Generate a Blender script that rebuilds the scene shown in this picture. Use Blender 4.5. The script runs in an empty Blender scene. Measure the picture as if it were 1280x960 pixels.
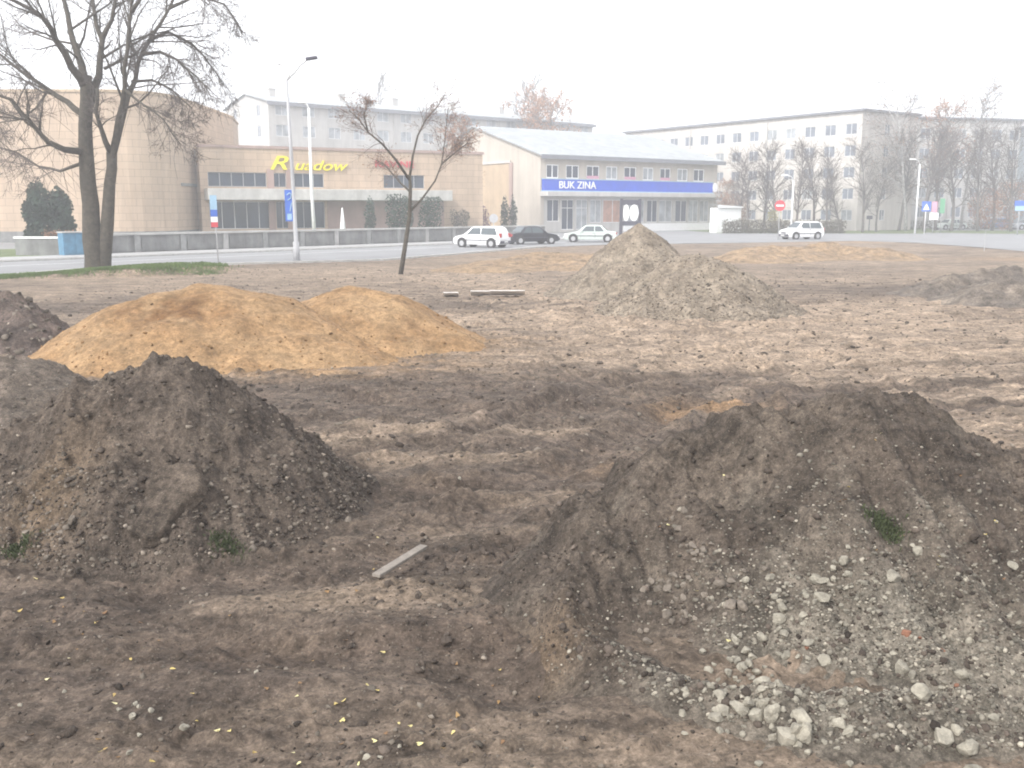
import bpy, bmesh, math, random
import numpy as np
from mathutils import Vector, Matrix

random.seed(7)
RNG = np.random.default_rng(11)
R = math.radians
SC = bpy.context.scene
COL = SC.collection

# ------------------------------------------------------------------ camera, sky, sun, exposure
EYE = 2.7
PITCH = math.atan(218 / 1200)
cam_d = bpy.data.cameras.new('camera')
cam = bpy.data.objects.new('camera', cam_d)
COL.objects.link(cam)
cam.location = (0, 0, EYE)
cam.rotation_euler = (math.pi / 2 - PITCH, 0, 0)
cam_d.sensor_width = 36
cam_d.lens = 33.75
cam_d.clip_start = 0.1
cam_d.clip_end = 4000
SC.camera = cam

SUN_EL, SUN_AZ = R(36), R(-140)          # behind the photographer, high, through full cloud
world = bpy.data.worlds.new('World')
SC.world = world
world.use_nodes = True
nt = world.node_tree
nt.nodes.clear()
sky = nt.nodes.new('ShaderNodeTexSky')
sky.sky_type = 'NISHITA'
sky.sun_disc = False
sky.sun_elevation = SUN_EL
sky.sun_rotation = SUN_AZ
sky.air_density = 1.0
sky.dust_density = 6.0
sky.ozone_density = 1.0
hs = nt.nodes.new('ShaderNodeHueSaturation')
hs.inputs['Saturation'].default_value = 0.10
mx = nt.nodes.new('ShaderNodeMix')
mx.data_type = 'RGBA'
mx.inputs[0].default_value = 0.65
mx.inputs[7].default_value = (9.6, 9.75, 10.2, 1)     # even cloud sheet
bg = nt.nodes.new('ShaderNodeBackground')
bg.inputs['Strength'].default_value = 0.112
wo = nt.nodes.new('ShaderNodeOutputWorld')
nt.links.new(sky.outputs[0], hs.inputs['Color'])
nt.links.new(hs.outputs[0], mx.inputs[6])
nt.links.new(mx.outputs[2], bg.inputs['Color'])
nt.links.new(bg.outputs[0], wo.inputs['Surface'])

sun_d = bpy.data.lights.new('sun', 'SUN')
sun_d.energy = 1.5
sun_d.angle = R(10)
sun_d.color = (1.0, 0.97, 0.92)
sun = bpy.data.objects.new('sun', sun_d)
COL.objects.link(sun)
sun.rotation_euler = (R(90) - SUN_EL, 0, -SUN_AZ + math.pi)

SC.view_settings.view_transform = 'Standard'
SC.view_settings.look = 'None'
SC.view_settings.gamma = 1
SC.view_settings.use_curve_mapping = False
SC.view_settings.exposure = 1.08
SC.cycles.use_denoising = True
SC.cycles.max_bounces = 5
SC.cycles.diffuse_bounces = 3
SC.cycles.glossy_bounces = 2
SC.cycles.transparent_max_bounces = 8
SC.cycles.volume_bounces = 1
SC.cycles.filter_width = 1.9

CT, ST = math.cos(PITCH), math.sin(PITCH)


def ray(px, py):
    u, v = (px - 640) / 1200, (480 - py) / 1200
    return u, CT + v * ST, -ST + v * CT


def at(px, py, Y):
    """world point seen at a photo pixel, at ground distance Y"""
    a, b, c = ray(px, py)
    k = Y / b
    return (a * k, Y, EYE + c * k)


def ground(px, py, z=0.0):
    a, b, c = ray(px, py)
    k = (z - EYE) / c
    return (a * k, b * k)


# ------------------------------------------------------------------ noise
def _hash(ix, iy, seed):
    h = (ix.astype(np.int64) * 374761393 + iy.astype(np.int64) * 668265263 + seed * 982451653) & 0xFFFFFFFF
    h = ((h ^ (h >> 13)) * 1274126177) & 0xFFFFFFFF
    h = ((h ^ (h >> 16)) * 2246822519) & 0xFFFFFFFF
    return (h ^ (h >> 15)) & 0xFFFFFFFF


def perlin(x, y, seed=0):
    x = np.asarray(x, float); y = np.asarray(y, float)
    x0 = np.floor(x); y0 = np.floor(y)
    fx, fy = x - x0, y - y0
    u = fx * fx * fx * (fx * (fx * 6 - 15) + 10)
    v = fy * fy * fy * (fy * (fy * 6 - 15) + 10)

    def g(dx, dy):
        a = _hash(x0 + dx, y0 + dy, seed) * (2 * math.pi / 4294967296.0)
        return np.cos(a) * (fx - dx) + np.sin(a) * (fy - dy)
    a = g(0, 0) * (1 - u) + g(1, 0) * u
    b = g(0, 1) * (1 - u) + g(1, 1) * u
    return (a * (1 - v) + b * v) * 1.5


def fbm(x, y, octv=4, seed=0, gain=0.5):
    s = 0; a = 1.0; f = 1.0; n = 0
    for i in range(octv):
        s = s + a * perlin(x * f + 17.3 * i, y * f - 9.1 * i, seed + i)
        n += a; a *= gain; f *= 2.03
    return s / n


def billow(x, y, octv=3, seed=0):
    s = 0; a = 1.0; f = 1.0; n = 0
    for i in range(octv):
        s = s + a * np.abs(perlin(x * f + 5.7 * i, y * f + 3.3 * i, seed + i))
        n += a; a *= .55; f *= 2.1
    return s / n


def clods(x, y, size, seed=0, fill=.6, jag=.9):
    """heights of lumps lying side by side with gaps between them (0..1)"""
    x = np.asarray(x, float) / size; y = np.asarray(y, float) / size
    x0 = np.floor(x); y0 = np.floor(y)
    out = np.zeros(x.shape)
    for dx in (-1, 0, 1):
        for dy in (-1, 0, 1):
            cx, cy = x0 + dx, y0 + dy
            h1 = _hash(cx, cy, seed) / 4294967296.0; h2 = _hash(cx, cy, seed + 71) / 4294967296.0; h3 = _hash(cx, cy, seed + 137) / 4294967296.0; h4 = _hash(cx, cy, seed + 211) / 4294967296.0
            px = cx + .5 + (h1 - .5) * jag; py = cy + .5 + (h2 - .5) * jag
            rad = np.where(h3 < fill, .25 + .5 * h4, 0.0)
            an = h1 * 6.283; ca, sa = np.cos(an), np.sin(an)
            ux, uy = x - px, y - py
            d2 = (ux * ca + uy * sa) ** 2 + ((uy * ca - ux * sa) * (1.1 + .7 * h2)) ** 2
            out = np.maximum(out, np.sqrt(np.clip(rad * rad - d2, 0, None)))
    return out


def sstep(a, b, x):
    t = np.clip((x - a) / (b - a), 0, 1)
    return t * t * (3 - 2 * t)


# ------------------------------------------------------------------ object helpers
def tag(o, label=None, cat=None, group=None, kind=None):
    if label: o['label'] = label
    if cat: o['category'] = cat
    if group: o['group'] = group
    if kind: o['kind'] = kind
    return o


def empty(name, loc=(0, 0, 0), rz=0, label=None, cat=None, group=None):
    o = bpy.data.objects.new(name, None)
    COL.objects.link(o)
    o.location = loc
    o.rotation_euler = (0, 0, rz)
    return tag(o, label, cat, group)


def link_mesh(name, me, m=None, parent=None, smooth=False):
    o = bpy.data.objects.new(name, me)
    COL.objects.link(o)
    if m is not None:
        me.materials.append(m)
    if smooth:
        me.polygons.foreach_set('use_smooth', [True] * len(me.polygons))
    if parent is not None:
        o.parent = parent
    return o


def copy_tree(o, parent=None):
    c = o.copy()
    COL.objects.link(c)
    c.parent = parent
    for ch in list(o.children):
        copy_tree(ch, c)
    return c


class MB:
    def __init__(self):
        self.v = []; self.f = []

    def quad(self, *ps):
        n = len(self.v)
        self.v += [tuple(p) for p in ps]
        self.f.append(tuple(range(n, n + len(ps))))
        return self

    def box(self, x0, x1, y0, y1, z0, z1, fr=None):
        n = len(self.v)
        ps = [(x, y, z) for z in (z0, z1) for y in (y0, y1) for x in (x0, x1)]
        if fr is not None:
            ps = [fr.p(*q) for q in ps]
        self.v += ps
        for f in ((0, 2, 3, 1), (4, 5, 7, 6), (0, 1, 5, 4), (2, 6, 7, 3), (0, 4, 6, 2), (1, 3, 7, 5)):
            self.f.append(tuple(n + i for i in f))
        return self

    def tube(self, pts, rad, sides=6, cap=True):
        pts = [Vector(p) for p in pts]
        if not isinstance(rad, (list, tuple)):
            rad = [rad] * len(pts)
        n0 = len(self.v)
        up = None
        for i, p in enumerate(pts):
            t = (pts[min(i + 1, len(pts) - 1)] - pts[max(i - 1, 0)])
            if t.length < 1e-9: t = Vector((0, 0, 1))
            t.normalize()
            if up is None:
                up = t.orthogonal().normalized()
            a = (up - t * up.dot(t))
            if a.length < 1e-6: a = t.orthogonal()
            a.normalize(); up = a
            b = t.cross(a)
            for k in range(sides):
                w = 2 * math.pi * k / sides
                self.v.append(tuple(p + (a * math.cos(w) + b * math.sin(w)) * rad[i]))
        for i in range(len(pts) - 1):
            for k in range(sides):
                a0 = n0 + i * sides + k; a1 = n0 + i * sides + (k + 1) % sides
                self.f.append((a0, a1, a1 + sides, a0 + sides))
        if cap:
            self.f.append(tuple(n0 + k for k in range(sides))[::-1])
            e = n0 + (len(pts) - 1) * sides
            self.f.append(tuple(e + k for k in range(sides)))
        return self

    def disc(self, c, ax, r, th, sides=20, rz=None):
        """short cylinder about axis ax, elliptical when rz given (z radius)"""
        c = Vector(c); ax = Vector(ax).normalized()
        a = Vector((0, 0, 1)).cross(ax)
        if a.length < 1e-6: a = Vector((1, 0, 0))
        a.normalize(); b = ax.cross(a)
        n0 = len(self.v)
        for s in (-.5, .5):
            for k in range(sides):
                w = 2 * math.pi * k / sides
                self.v.append(tuple(c + ax * th * s + a * r * math.cos(w) + b * (rz or r) * math.sin(w)))
        for k in range(sides):
            k2 = (k + 1) % sides
            self.f.append((n0 + k, n0 + k2, n0 + sides + k2, n0 + sides + k))
        self.f.append(tuple(n0 + k for k in range(sides))[::-1])
        self.f.append(tuple(n0 + sides + k for k in range(sides)))
        return self

    def build(self, name, m=None, parent=None, smooth=False, bevel=0):
        me = bpy.data.meshes.new(name)
        me.from_pydata(self.v, [], self.f)
        me.update()
        o = link_mesh(name, me, m, parent, smooth)
        if bevel:
            b = o.modifiers.new('bevel', 'BEVEL'); b.width = bevel; b.segments = 2; b.limit_method = 'ANGLE'
        return o


class Fr:
    """facade frame: a runs along the wall, b away from it towards the viewer, c up"""
    def __init__(self, A, B):
        self.A = A
        d = Vector((B[0] - A[0], B[1] - A[1]))
        self.L = d.length
        d.normalize()
        self.d = d
        self.n = Vector((d.y, -d.x))

    def p(self, a, b, c):
        return (self.A[0] + self.d.x * a + self.n.x * b, self.A[1] + self.d.y * a + self.n.y * b, c)

    def u(self, px):
        k = (px - 640) / 1200.0
        # x = k*Y (pitch correction is negligible at these heights)
        return (k * self.A[1] - self.A[0]) / (self.d.x - k * self.d.y)

    def z(self, px, py):
        a = self.u(px)
        return at(px, py, self.A[1] + self.d.y * a)[2]

    def ang(self):
        return math.atan2(self.d.y, self.d.x)


def wall_holes(mb, fr, a0, a1, z0, z1, holes, b=0.0, depth=0.22):
    us = sorted({a0, a1, *[h[0] for h in holes], *[h[1] for h in holes]})
    zs = sorted({z0, z1, *[h[2] for h in holes], *[h[3] for h in holes]})
    for i in range(len(us) - 1):
        for j in range(len(zs) - 1):
            cu, cz = (us[i] + us[i + 1]) / 2, (zs[j] + zs[j + 1]) / 2
            if any(h[0] < cu < h[1] and h[2] < cz < h[3] for h in holes):
                continue
            mb.quad(fr.p(us[i], b, zs[j]), fr.p(us[i + 1], b, zs[j]), fr.p(us[i + 1], b, zs[j + 1]), fr.p(us[i], b, zs[j + 1]))
    for h in holes:
        c = [(h[0], h[2]), (h[1], h[2]), (h[1], h[3]), (h[0], h[3])]
        for k in range(4):
            p, q = c[k], c[(k + 1) % 4]
            mb.quad(fr.p(p[0], b, p[1]), fr.p(q[0], b, q[1]), fr.p(q[0], b - depth, q[1]), fr.p(p[0], b - depth, p[1]))


# ------------------------------------------------------------------ materials
def mat(name, color, rough=0.8, var=0.12, scale=3.0, bump=0.0, bscale=40.0, metal=0.0, spec=0.5, color2=None):
    m = bpy.data.materials.new(name)
    m.use_nodes = True
    n = m.node_tree.nodes; l = m.node_tree.links
    bs = n['Principled BSDF']
    bs.inputs['Roughness'].default_value = rough
    bs.inputs['Metallic'].default_value = metal
    bs.inputs['Specular IOR Level'].default_value = spec
    geo = n.new('ShaderNodeNewGeometry')
    tx = n.new('ShaderNodeTexNoise')
    tx.inputs['Scale'].default_value = scale
    tx.inputs['Detail'].default_value = 6
    tx.inputs['Roughness'].default_value = 0.65
    l.new(geo.outputs['Position'], tx.inputs['Vector'])
    cr = n.new('ShaderNodeValToRGB')
    c2 = color2 or tuple(min(1, c * (1 + var)) for c in color)
    c1 = color if color2 else tuple(c * (1 - var) for c in color)
    cr.color_ramp.elements[0].position = 0.32
    cr.color_ramp.elements[1].position = 0.68
    cr.color_ramp.elements[0].color = (*c1, 1)
    cr.color_ramp.elements[1].color = (*c2, 1)
    l.new(tx.outputs['Fac'], cr.inputs['Fac'])
    l.new(cr.outputs['Color'], bs.inputs['Base Color'])
    if bump:
        t2 = n.new('ShaderNodeTexNoise')
        t2.inputs['Scale'].default_value = bscale
        t2.inputs['Detail'].default_value = 5
        l.new(geo.outputs['Position'], t2.inputs['Vector'])
        bp = n.new('ShaderNodeBump')
        bp.inputs['Strength'].default_value = bump
        bp.inputs['Distance'].default_value = 0.02
        l.new(t2.outputs['Fac'], bp.inputs['Height'])
        l.new(bp.outputs['Normal'], bs.inputs['Normal'])
    return m


def soil_mat(name, rough=0.95, bump=0.7, grain=55.0, speck=0.25, speck_col=(.30, .26, .21), soft=1.0, stretch=.9):
    """base colour from the 'Col' attribute (kind of soil), broken up by grains and pale crumbs"""
    m = bpy.data.materials.new(name)
    m.use_nodes = True
    n = m.node_tree.nodes; l = m.node_tree.links
    bs = n['Principled BSDF']
    bs.inputs['Roughness'].default_value = rough
    bs.inputs['Specular IOR Level'].default_value = 0.25
    at_ = n.new('ShaderNodeVertexColor'); at_.layer_name = 'Col'
    geo = n.new('ShaderNodeNewGeometry')
    t1 = n.new('ShaderNodeTexNoise'); t1.inputs['Scale'].default_value = grain; t1.inputs['Detail'].default_value = 8; t1.inputs['Roughness'].default_value = .75
    l.new(geo.outputs['Position'], t1.inputs['Vector'])
    mr = n.new('ShaderNodeMapRange')
    mr.inputs['From Min'].default_value = .3; mr.inputs['From Max'].default_value = .7
    mr.inputs['To Min'].default_value = 1 - .5 * soft; mr.inputs['To Max'].default_value = 1 + .55 * soft
    l.new(t1.outputs['Fac'], mr.inputs['Value'])
    mp = n.new('ShaderNodeMapping'); mp.inputs['Scale'].default_value = (stretch, 1, 1)
    l.new(geo.outputs['Position'], mp.inputs['Vector'])
    t3 = n.new('ShaderNodeTexNoise'); t3.inputs['Scale'].default_value = 2.6; t3.inputs['Detail'].default_value = 12; t3.inputs['Roughness'].default_value = .80
    l.new(mp.outputs[0], t3.inputs['Vector'])
    mr3 = n.new('ShaderNodeMapRange')
    mr3.inputs['From Min'].default_value = .36; mr3.inputs['From Max'].default_value = .64
    mr3.inputs['To Min'].default_value = 1 - .55 * soft; mr3.inputs['To Max'].default_value = 1 + .60 * soft
    l.new(t3.outputs['Fac'], mr3.inputs['Value'])
    t4 = n.new('ShaderNodeTexNoise'); t4.inputs['Scale'].default_value = grain * .33; t4.inputs['Detail'].default_value = 5; t4.inputs['Roughness'].default_value = .7
    l.new(geo.outputs['Position'], t4.inputs['Vector'])
    mr4 = n.new('ShaderNodeMapRange')
    mr4.inputs['From Min'].default_value = .33; mr4.inputs['From Max'].default_value = .67
    mr4.inputs['To Min'].default_value = 1 - .45 * soft; mr4.inputs['To Max'].default_value = 1 + .48 * soft
    l.new(t4.outputs['Fac'], mr4.inputs['Value'])
    mul0 = n.new('ShaderNodeMath'); mul0.operation = 'MULTIPLY'
    l.new(mr.outputs[0], mul0.inputs[0]); l.new(mr4.outputs[0], mul0.inputs[1])
    mul = n.new('ShaderNodeMath'); mul.operation = 'MULTIPLY'
    l.new(mul0.outputs[0], mul.inputs[0]); l.new(mr3.outputs[0], mul.inputs[1])
    vm = n.new('ShaderNodeVectorMath'); vm.operation = 'SCALE'
    l.new(at_.outputs['Color'], vm.inputs[0]); l.new(mul.outputs[0], vm.inputs['Scale'])
    vo = n.new('ShaderNodeTexVoronoi'); vo.inputs['Scale'].default_value = grain * .7
    l.new(geo.outputs['Position'], vo.inputs['Vector'])
    sp = n.new('ShaderNodeMapRange')
    sp.inputs['From Min'].default_value = .22; sp.inputs['From Max'].default_value = .12
    sp.inputs['To Min'].default_value = 0; sp.inputs['To Max'].default_value = speck
    l.new(vo.outputs['Distance'], sp.inputs['Value'])
    mix = n.new('ShaderNodeMix'); mix.data_type = 'RGBA'
    l.new(sp.outputs[0], mix.inputs[0]); l.new(vm.outputs[0], mix.inputs[6])
    mix.inputs[7].default_value = (*speck_col, 1)
    l.new(mix.outputs[2], bs.inputs['Base Color'])
    b1 = n.new('ShaderNodeBump'); b1.inputs['Strength'].default_value = bump; b1.inputs['Distance'].default_value = 0.025
    l.new(t1.outputs['Fac'], b1.inputs['Height'])
    l.new(b1.outputs['Normal'], bs.inputs['Normal'])
    return m


def vary_by_stone(m):
    n = m.node_tree.nodes; l = m.node_tree.links
    b = n['Principled BSDF']; src = b.inputs['Base Color'].links[0].from_socket
    v = n.new('ShaderNodeVertexColor'); v.layer_name = 'Col'
    q = n.new('ShaderNodeVectorMath'); q.operation = 'MULTIPLY'
    l.new(src, q.inputs[0]); l.new(v.outputs['Color'], q.inputs[1]); l.new(q.outputs[0], b.inputs['Base Color'])
    return m


M = {}
M['soil'] = soil_mat('soil', grain=38, speck=.25, stretch=.55)
M['mound_soil'] = soil_mat('mound_soil', grain=60, speck=.3)
M['sand'] = soil_mat('pit_sand', grain=30, speck=.2, speck_col=(.15, .085, .04), bump=.6, soft=.62)
M['gravel'] = soil_mat('gravel_fines', grain=16, speck=.4, speck_col=(.3, .26, .21), bump=.7, soft=.7)
M['clod'] = vary_by_stone(mat('earth_clod', (.068, .054, .044), .95, .35, 9, .6, 60, spec=.25))
M['clod_pale'] = vary_by_stone(mat('grey_clod', (.125, .106, .086), .95, .35, 9, .6, 60, spec=.25))
M['chipping'] = vary_by_stone(mat('concrete_chippings', (.17, .153, .124), .92, .3, 12, .6, 70, spec=.3))
M['concrete_chunk'] = mat('broken_concrete', (.262, .24, .195), .92, .38, 12, .7, 70, spec=.3)
M['pebble'] = vary_by_stone(mat('crushed_stone', (.155, .128, .100), .9, .4, 2.5, .5, 40, spec=.3))
M['sandlump'] = vary_by_stone(mat('sand_lump', (.19, .11, .052), .95, .25, 4, .5, 40, spec=.2))
M['stone_plain'] = mat('grey_stone', (.165, .14, .115), .95, .45, 9, .6, 60, spec=.25)
M['clod_plain'] = mat('earthy_clod', (.066, .052, .042), .95, .4, 9, .6, 60, spec=.25)
M['leaf_yellow'] = mat('yellow_leaf', (.50, .40, .13), .7, .35, 6)
_n = M['leaf_yellow'].node_tree
_b = _n.nodes['Principled BSDF']; _oi = _n.nodes.new('ShaderNodeObjectInfo'); _cr = _n.nodes.new('ShaderNodeValToRGB')
for _p, _c in ((.25, (.22, .13, .05, 1)), (.6, (.46, .36, .12, 1)), (.95, (.58, .52, .26, 1))):
    _e = _cr.color_ramp.elements.new(_p); _e.color = _c
_cr.color_ramp.elements[0].color = (.16, .085, .04, 1)
_cr.color_ramp.elements[-1].color = (.55, .50, .30, 1)
_n.links.new(_oi.outputs['Random'], _cr.inputs[0]); _n.links.new(_cr.outputs[0], _b.inputs['Base Color'])
M['leaf_brown'] = mat('brown_leaf', (.30, .14, .065), .8, .3, 3)
M['leaf_orange'] = mat('rust_leaf', (.24, .135, .08), .8, .3, 2)
M['bark'] = mat('dark_bark', (.062, .053, .040), .95, .4, 6, .8, 22)
M['bark_far'] = mat('grey_bark', (.12, .105, .098), .95, .3, 3)
M['bark_pale'] = mat('birch_bark', (.34, .33, .32), .9, .5, 3)
M['twig'] = mat('grey_twig', (.10, .082, .072), .95, .2, 2)
M['twig_rust'] = mat('brown_twig', (.13, .095, .08), .95, .2, 2)
M['evergreen'] = mat('evergreen_leaf', (.020, .040, .022), .8, .5, 3)
M['purple_leaf'] = mat('purple_leaf', (.12, .050, .085), .8, .4, 3)
M['grass'] = mat('grass_blade', (.10, .15, .042), .85, .35, 1.5)
M['moss'] = mat('green_sod', (.048, .060, .024), .9, .4, 20)
M['hedge'] = mat('hedge_leaf', (.085, .075, .050), .9, .4, 2.5)
M['asphalt'] = mat('asphalt', (.22, .22, .225), .75, .14, .35, .2, 30)
M['paving'] = mat('paving', (.34, .335, .33), .85, .12, .8, .2, 30)
M['kerb'] = mat('kerbstone', (.42, .41, .39), .9, .15, 3, .2, 30)
M['white_line'] = mat('road_paint', (.75, .75, .73), .7, .1, 5)
M['concrete'] = mat('weathered_concrete', (.21, .21, .205), .9, .25, 1.2, .3, 20)
M['concrete_pale'] = mat('pale_concrete', (.46, .45, .43), .85, .12, 2, .2, 20)
M['wood'] = mat('weathered_board', (.20, .175, .15), .85, .25, 14, .4, 60)
M['whiteboard'] = mat('white_board', (.72, .70, .68), .7, .1, 6)
M['bluepanel'] = mat('blue_sheet', (.075, .20, .31), .6, .2, 3)
M['galv'] = mat('grey_steel', (.40, .40, .41), .55, .1, 6, metal=.2)
M['whitepole'] = mat('white_pole', (.72, .72, .72), .5, .08, 3)
M['dark'] = mat('dark_housing', (.035, .033, .055), .5, .1, 4)
M['rubber'] = mat('tyre', (.022, .022, .024), .85, .15, 8)
M['rim'] = mat('wheel_rim', (.45, .45, .46), .4, .1, 5, metal=.5)
M['carglass'] = mat('car_glass', (.055, .075, .085), .08, .1, 2, spec=.6)
M['glass'] = mat('window_glass', (.035, .048, .08), .2, .35, .6, spec=.3)
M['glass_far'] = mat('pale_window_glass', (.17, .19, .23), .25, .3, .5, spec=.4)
M['glass_dark'] = mat('dark_glazing', (.028, .042, .065), .15, .4, .5, spec=.4)
M['curtain'] = mat('curtained_glass', (.30, .32, .34), .3, .5, .7, spec=.5)
M['winframe'] = mat('window_frame', (.62, .62, .62), .6, .06, 3)
M['orangeposter'] = mat('orange_poster', (.42, .22, .15), .6, .3, 1.2)
M['headlamp'] = mat('lamp_lens', (.7, .7, .68), .15, .05, 5)
M['taillamp'] = mat('tail_lens', (.40, .03, .03), .25, .1, 5)
M['plate'] = mat('number_plate', (.7, .7, .68), .5, .05, 5)
M['red'] = mat('sign_red', (.55, .05, .07), .5, .1, 4)
M['pink'] = mat('sign_pink', (.62, .30, .40), .6, .1, 4)
M['signblue'] = mat('sign_blue', (.045, .13, .50), .5, .12, 3)
M['paleblue'] = mat('sign_pale_blue', (.30, .47, .62), .5, .1, 3)
M['signwhite'] = mat('sign_white', (.80, .80, .80), .5, .05, 3)
M['signgreen'] = mat('sign_green', (.10, .32, .17), .5, .1, 3)
M['yellow'] = mat('yellow_letters', (.80, .68, .02), .5, .08, 3)
M['storeblue'] = mat('blue_fascia', (.002, .065, .52), .45, .1, 1)
M['roof'] = mat('grey_roof_sheet', (.34, .36, .37), .7, .12, .5)
M['roof_dark'] = mat('dark_roof_edge', (.17, .175, .20), .7, .15, 1)
M['plaster'] = mat('pale_plaster', (.53, .495, .46), .9, .07, .5)
M['plaster_warm'] = mat('warm_plaster', (.47, .42, .36), .9, .07, .5)
M['plaster_grey'] = mat('grey_plaster', (.46, .445, .425), .9, .08, .4)
M['brick_yellow'] = mat('yellow_brick', (.44, .33, .22), .9, .12, .6)
M['pinkwall'] = mat('pink_wall', (.34, .24, .21), .9, .12, .7)


def panel_mat(name, c, cm, w, h, mort=.006, var=.06):
    m = mat(name, c, .9, var, .35)
    n = m.node_tree.nodes; l = m.node_tree.links
    bs = n['Principled BSDF']
    src = bs.inputs['Base Color'].links[0].from_socket
    tc = n.new('ShaderNodeTexCoord')
    br = n.new('ShaderNodeTexBrick')
    br.inputs['Scale'].default_value = 1
    br.inputs['Brick Width'].default_value = w
    br.inputs['Row Height'].default_value = h
    br.inputs['Mortar Size'].default_value = mort
    br.inputs['Color1'].default_value = (1, 1, 1, 1)
    br.inputs['Color2'].default_value = (.90, .89, .88, 1)
    br.inputs['Mortar'].default_value = (*cm, 1)
    l.new(tc.outputs['UV'], br.inputs['Vector'])
    mm = n.new('ShaderNodeMix'); mm.data_type = 'RGBA'; mm.blend_type = 'MULTIPLY'; mm.inputs[0].default_value = 1
    l.new(src, mm.inputs[6]); l.new(br.outputs['Color'], mm.inputs[7])
    l.new(mm.outputs[2], bs.inputs['Base Color'])
    return m


M['hall_wall'] = panel_mat('tan_stone_panels', (.48, .365, .268), (.62, .60, .58), 1.2, .6, .018)


def weather(m, amt=.16, sx=.9):
    n = m.node_tree.nodes; l = m.node_tree.links
    bs = n['Principled BSDF']
    src = bs.inputs['Base Color'].links[0].from_socket
    geo = n.new('ShaderNodeNewGeometry')
    mp = n.new('ShaderNodeMapping'); mp.inputs['Scale'].default_value = (sx, sx, .10)
    l.new(geo.outputs['Position'], mp.inputs['Vector'])
    t = n.new('ShaderNodeTexNoise'); t.inputs['Scale'].default_value = 1; t.inputs['Detail'].default_value = 7; t.inputs['Roughness'].default_value = .7
    l.new(mp.outputs[0], t.inputs['Vector'])
    mr = n.new('ShaderNodeMapRange')
    mr.inputs['From Min'].default_value = .35; mr.inputs['From Max'].default_value = .65; mr.inputs['To Min'].default_value = 1 - amt; mr.inputs['To Max'].default_value = 1 + amt * .5
    l.new(t.outputs['Fac'], mr.inputs['Value'])
    v = n.new('ShaderNodeVectorMath'); v.operation = 'SCALE'
    l.new(src, v.inputs[0]); l.new(mr.outputs[0], v.inputs['Scale']); l.new(v.outputs[0], bs.inputs['Base Color'])


for _k, _a in (('hall_wall', .16), ('plaster', .14), ('plaster_warm', .14), ('plaster_grey', .16), ('brick_yellow', .14), ('concrete', .3), ('concrete_pale', .2), ('roof', .18), ('pinkwall', .15)):
    weather(M[_k], _a)


def uv_wall(o):
    """UV = metres along the wall / metres up"""
    me = o.data
    uv = me.uv_layers.new(name='UVMap')
    for p in me.polygons:
        n = p.normal
        t = Vector((-n.y, n.x, 0))
        if t.length < .1: t = Vector((1, 0, 0))
        t.normalize()
        for li in p.loop_indices:
            v = me.vertices[me.loops[li].vertex_index].co
            uv.data[li].uv = (v.dot(t), v.z)


# ------------------------------------------------------------------ the site edge and the terrain
EDGE = [(-90, 8), ground(-300, 365), ground(0, 346), ground(60, 341), ground(122, 336.5), ground(200, 333.5), ground(280, 331), (-7, 52), (-3.9, 58), (2.4, 71), (7.6, 76), (19, 80), (30, 85),
        (33.5, 80), (34, 70), (33.5, 61), (36, 45), (44, 25), (90, -10)]
SITE = EDGE + [(90, -40), (-90, -40)]


def inside_poly(x, y, poly):
    r = np.zeros(x.shape, bool)
    n = len(poly)
    for i in range(n):
        x0, y0 = poly[i]; x1, y1 = poly[(i + 1) % n]
        if y0 == y1: continue
        c = ((y0 > y) != (y1 > y)) & (x < (x1 - x0) * (y - y0) / (y1 - y0) + x0)
        r ^= c
    return r


def dist_line(x, y, pts):
    """distance to a polyline, and the (fractional) arc position of the nearest point"""
    best = np.full(np.shape(x), 1e9); tt = np.zeros(np.shape(x))
    acc = 0.0
    for i in range(len(pts) - 1):
        ax, ay = pts[i][:2]; bx, by = pts[i + 1][:2]
        dx, dy = bx - ax, by - ay
        L2 = dx * dx + dy * dy + 1e-12
        t = np.clip(((x - ax) * dx + (y - ay) * dy) / L2, 0, 1)
        d = np.hypot(x - ax - t * dx, y - ay - t * dy)
        m = d < best
        best = np.where(m, d, best)
        tt = np.where(m, i + t, tt)
    return best, tt


TRACKS = [  # centre lines of vehicle tracks over the site, as seen ground points
    [(150, 520), (420, 500), (700, 520), (950, 470), (1300, 452)],
    [(260, 600), (520, 560), (760, 545), (900, 500), (1350, 470)],
    [(380, 470), (640, 455), (860, 440), (1060, 415), (1400, 400)],
    [(480, 690), (600, 640), (720, 590), (830, 520)],
    [(300, 640), (500, 620), (640, 600), (760, 560), (860, 505)],
    [(640, 400), (900, 398), (1100, 385), (1400, 368)],
    [(560, 345), (760, 395), (1000, 440), (1250, 520)],
]
TRACKS = [[ground(*q) for q in t] for t in TRACKS]


def smooth_path(t, n=12):
    out = []
    for i in range(len(t) - 1):
        p0 = t[max(i - 1, 0)]; p1 = t[i]; p2 = t[i + 1]; p3 = t[min(i + 2, len(t) - 1)]
        for k in range(n):
            s = k / n
            out.append(tuple(.5 * (2 * p1[j] + (p2[j] - p0[j]) * s + (2 * p0[j] - 5 * p1[j] + 4 * p2[j] - p3[j]) * s * s
                                   + (-p0[j] + 3 * p1[j] - 3 * p2[j] + p3[j]) * s ** 3) for j in range(2)))
    out.append(t[-1])
    return out


TRACKS = [smooth_path(t, 6) for t in TRACKS]
TREE_XY = ground(122, 343)
RUTS = None


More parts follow.
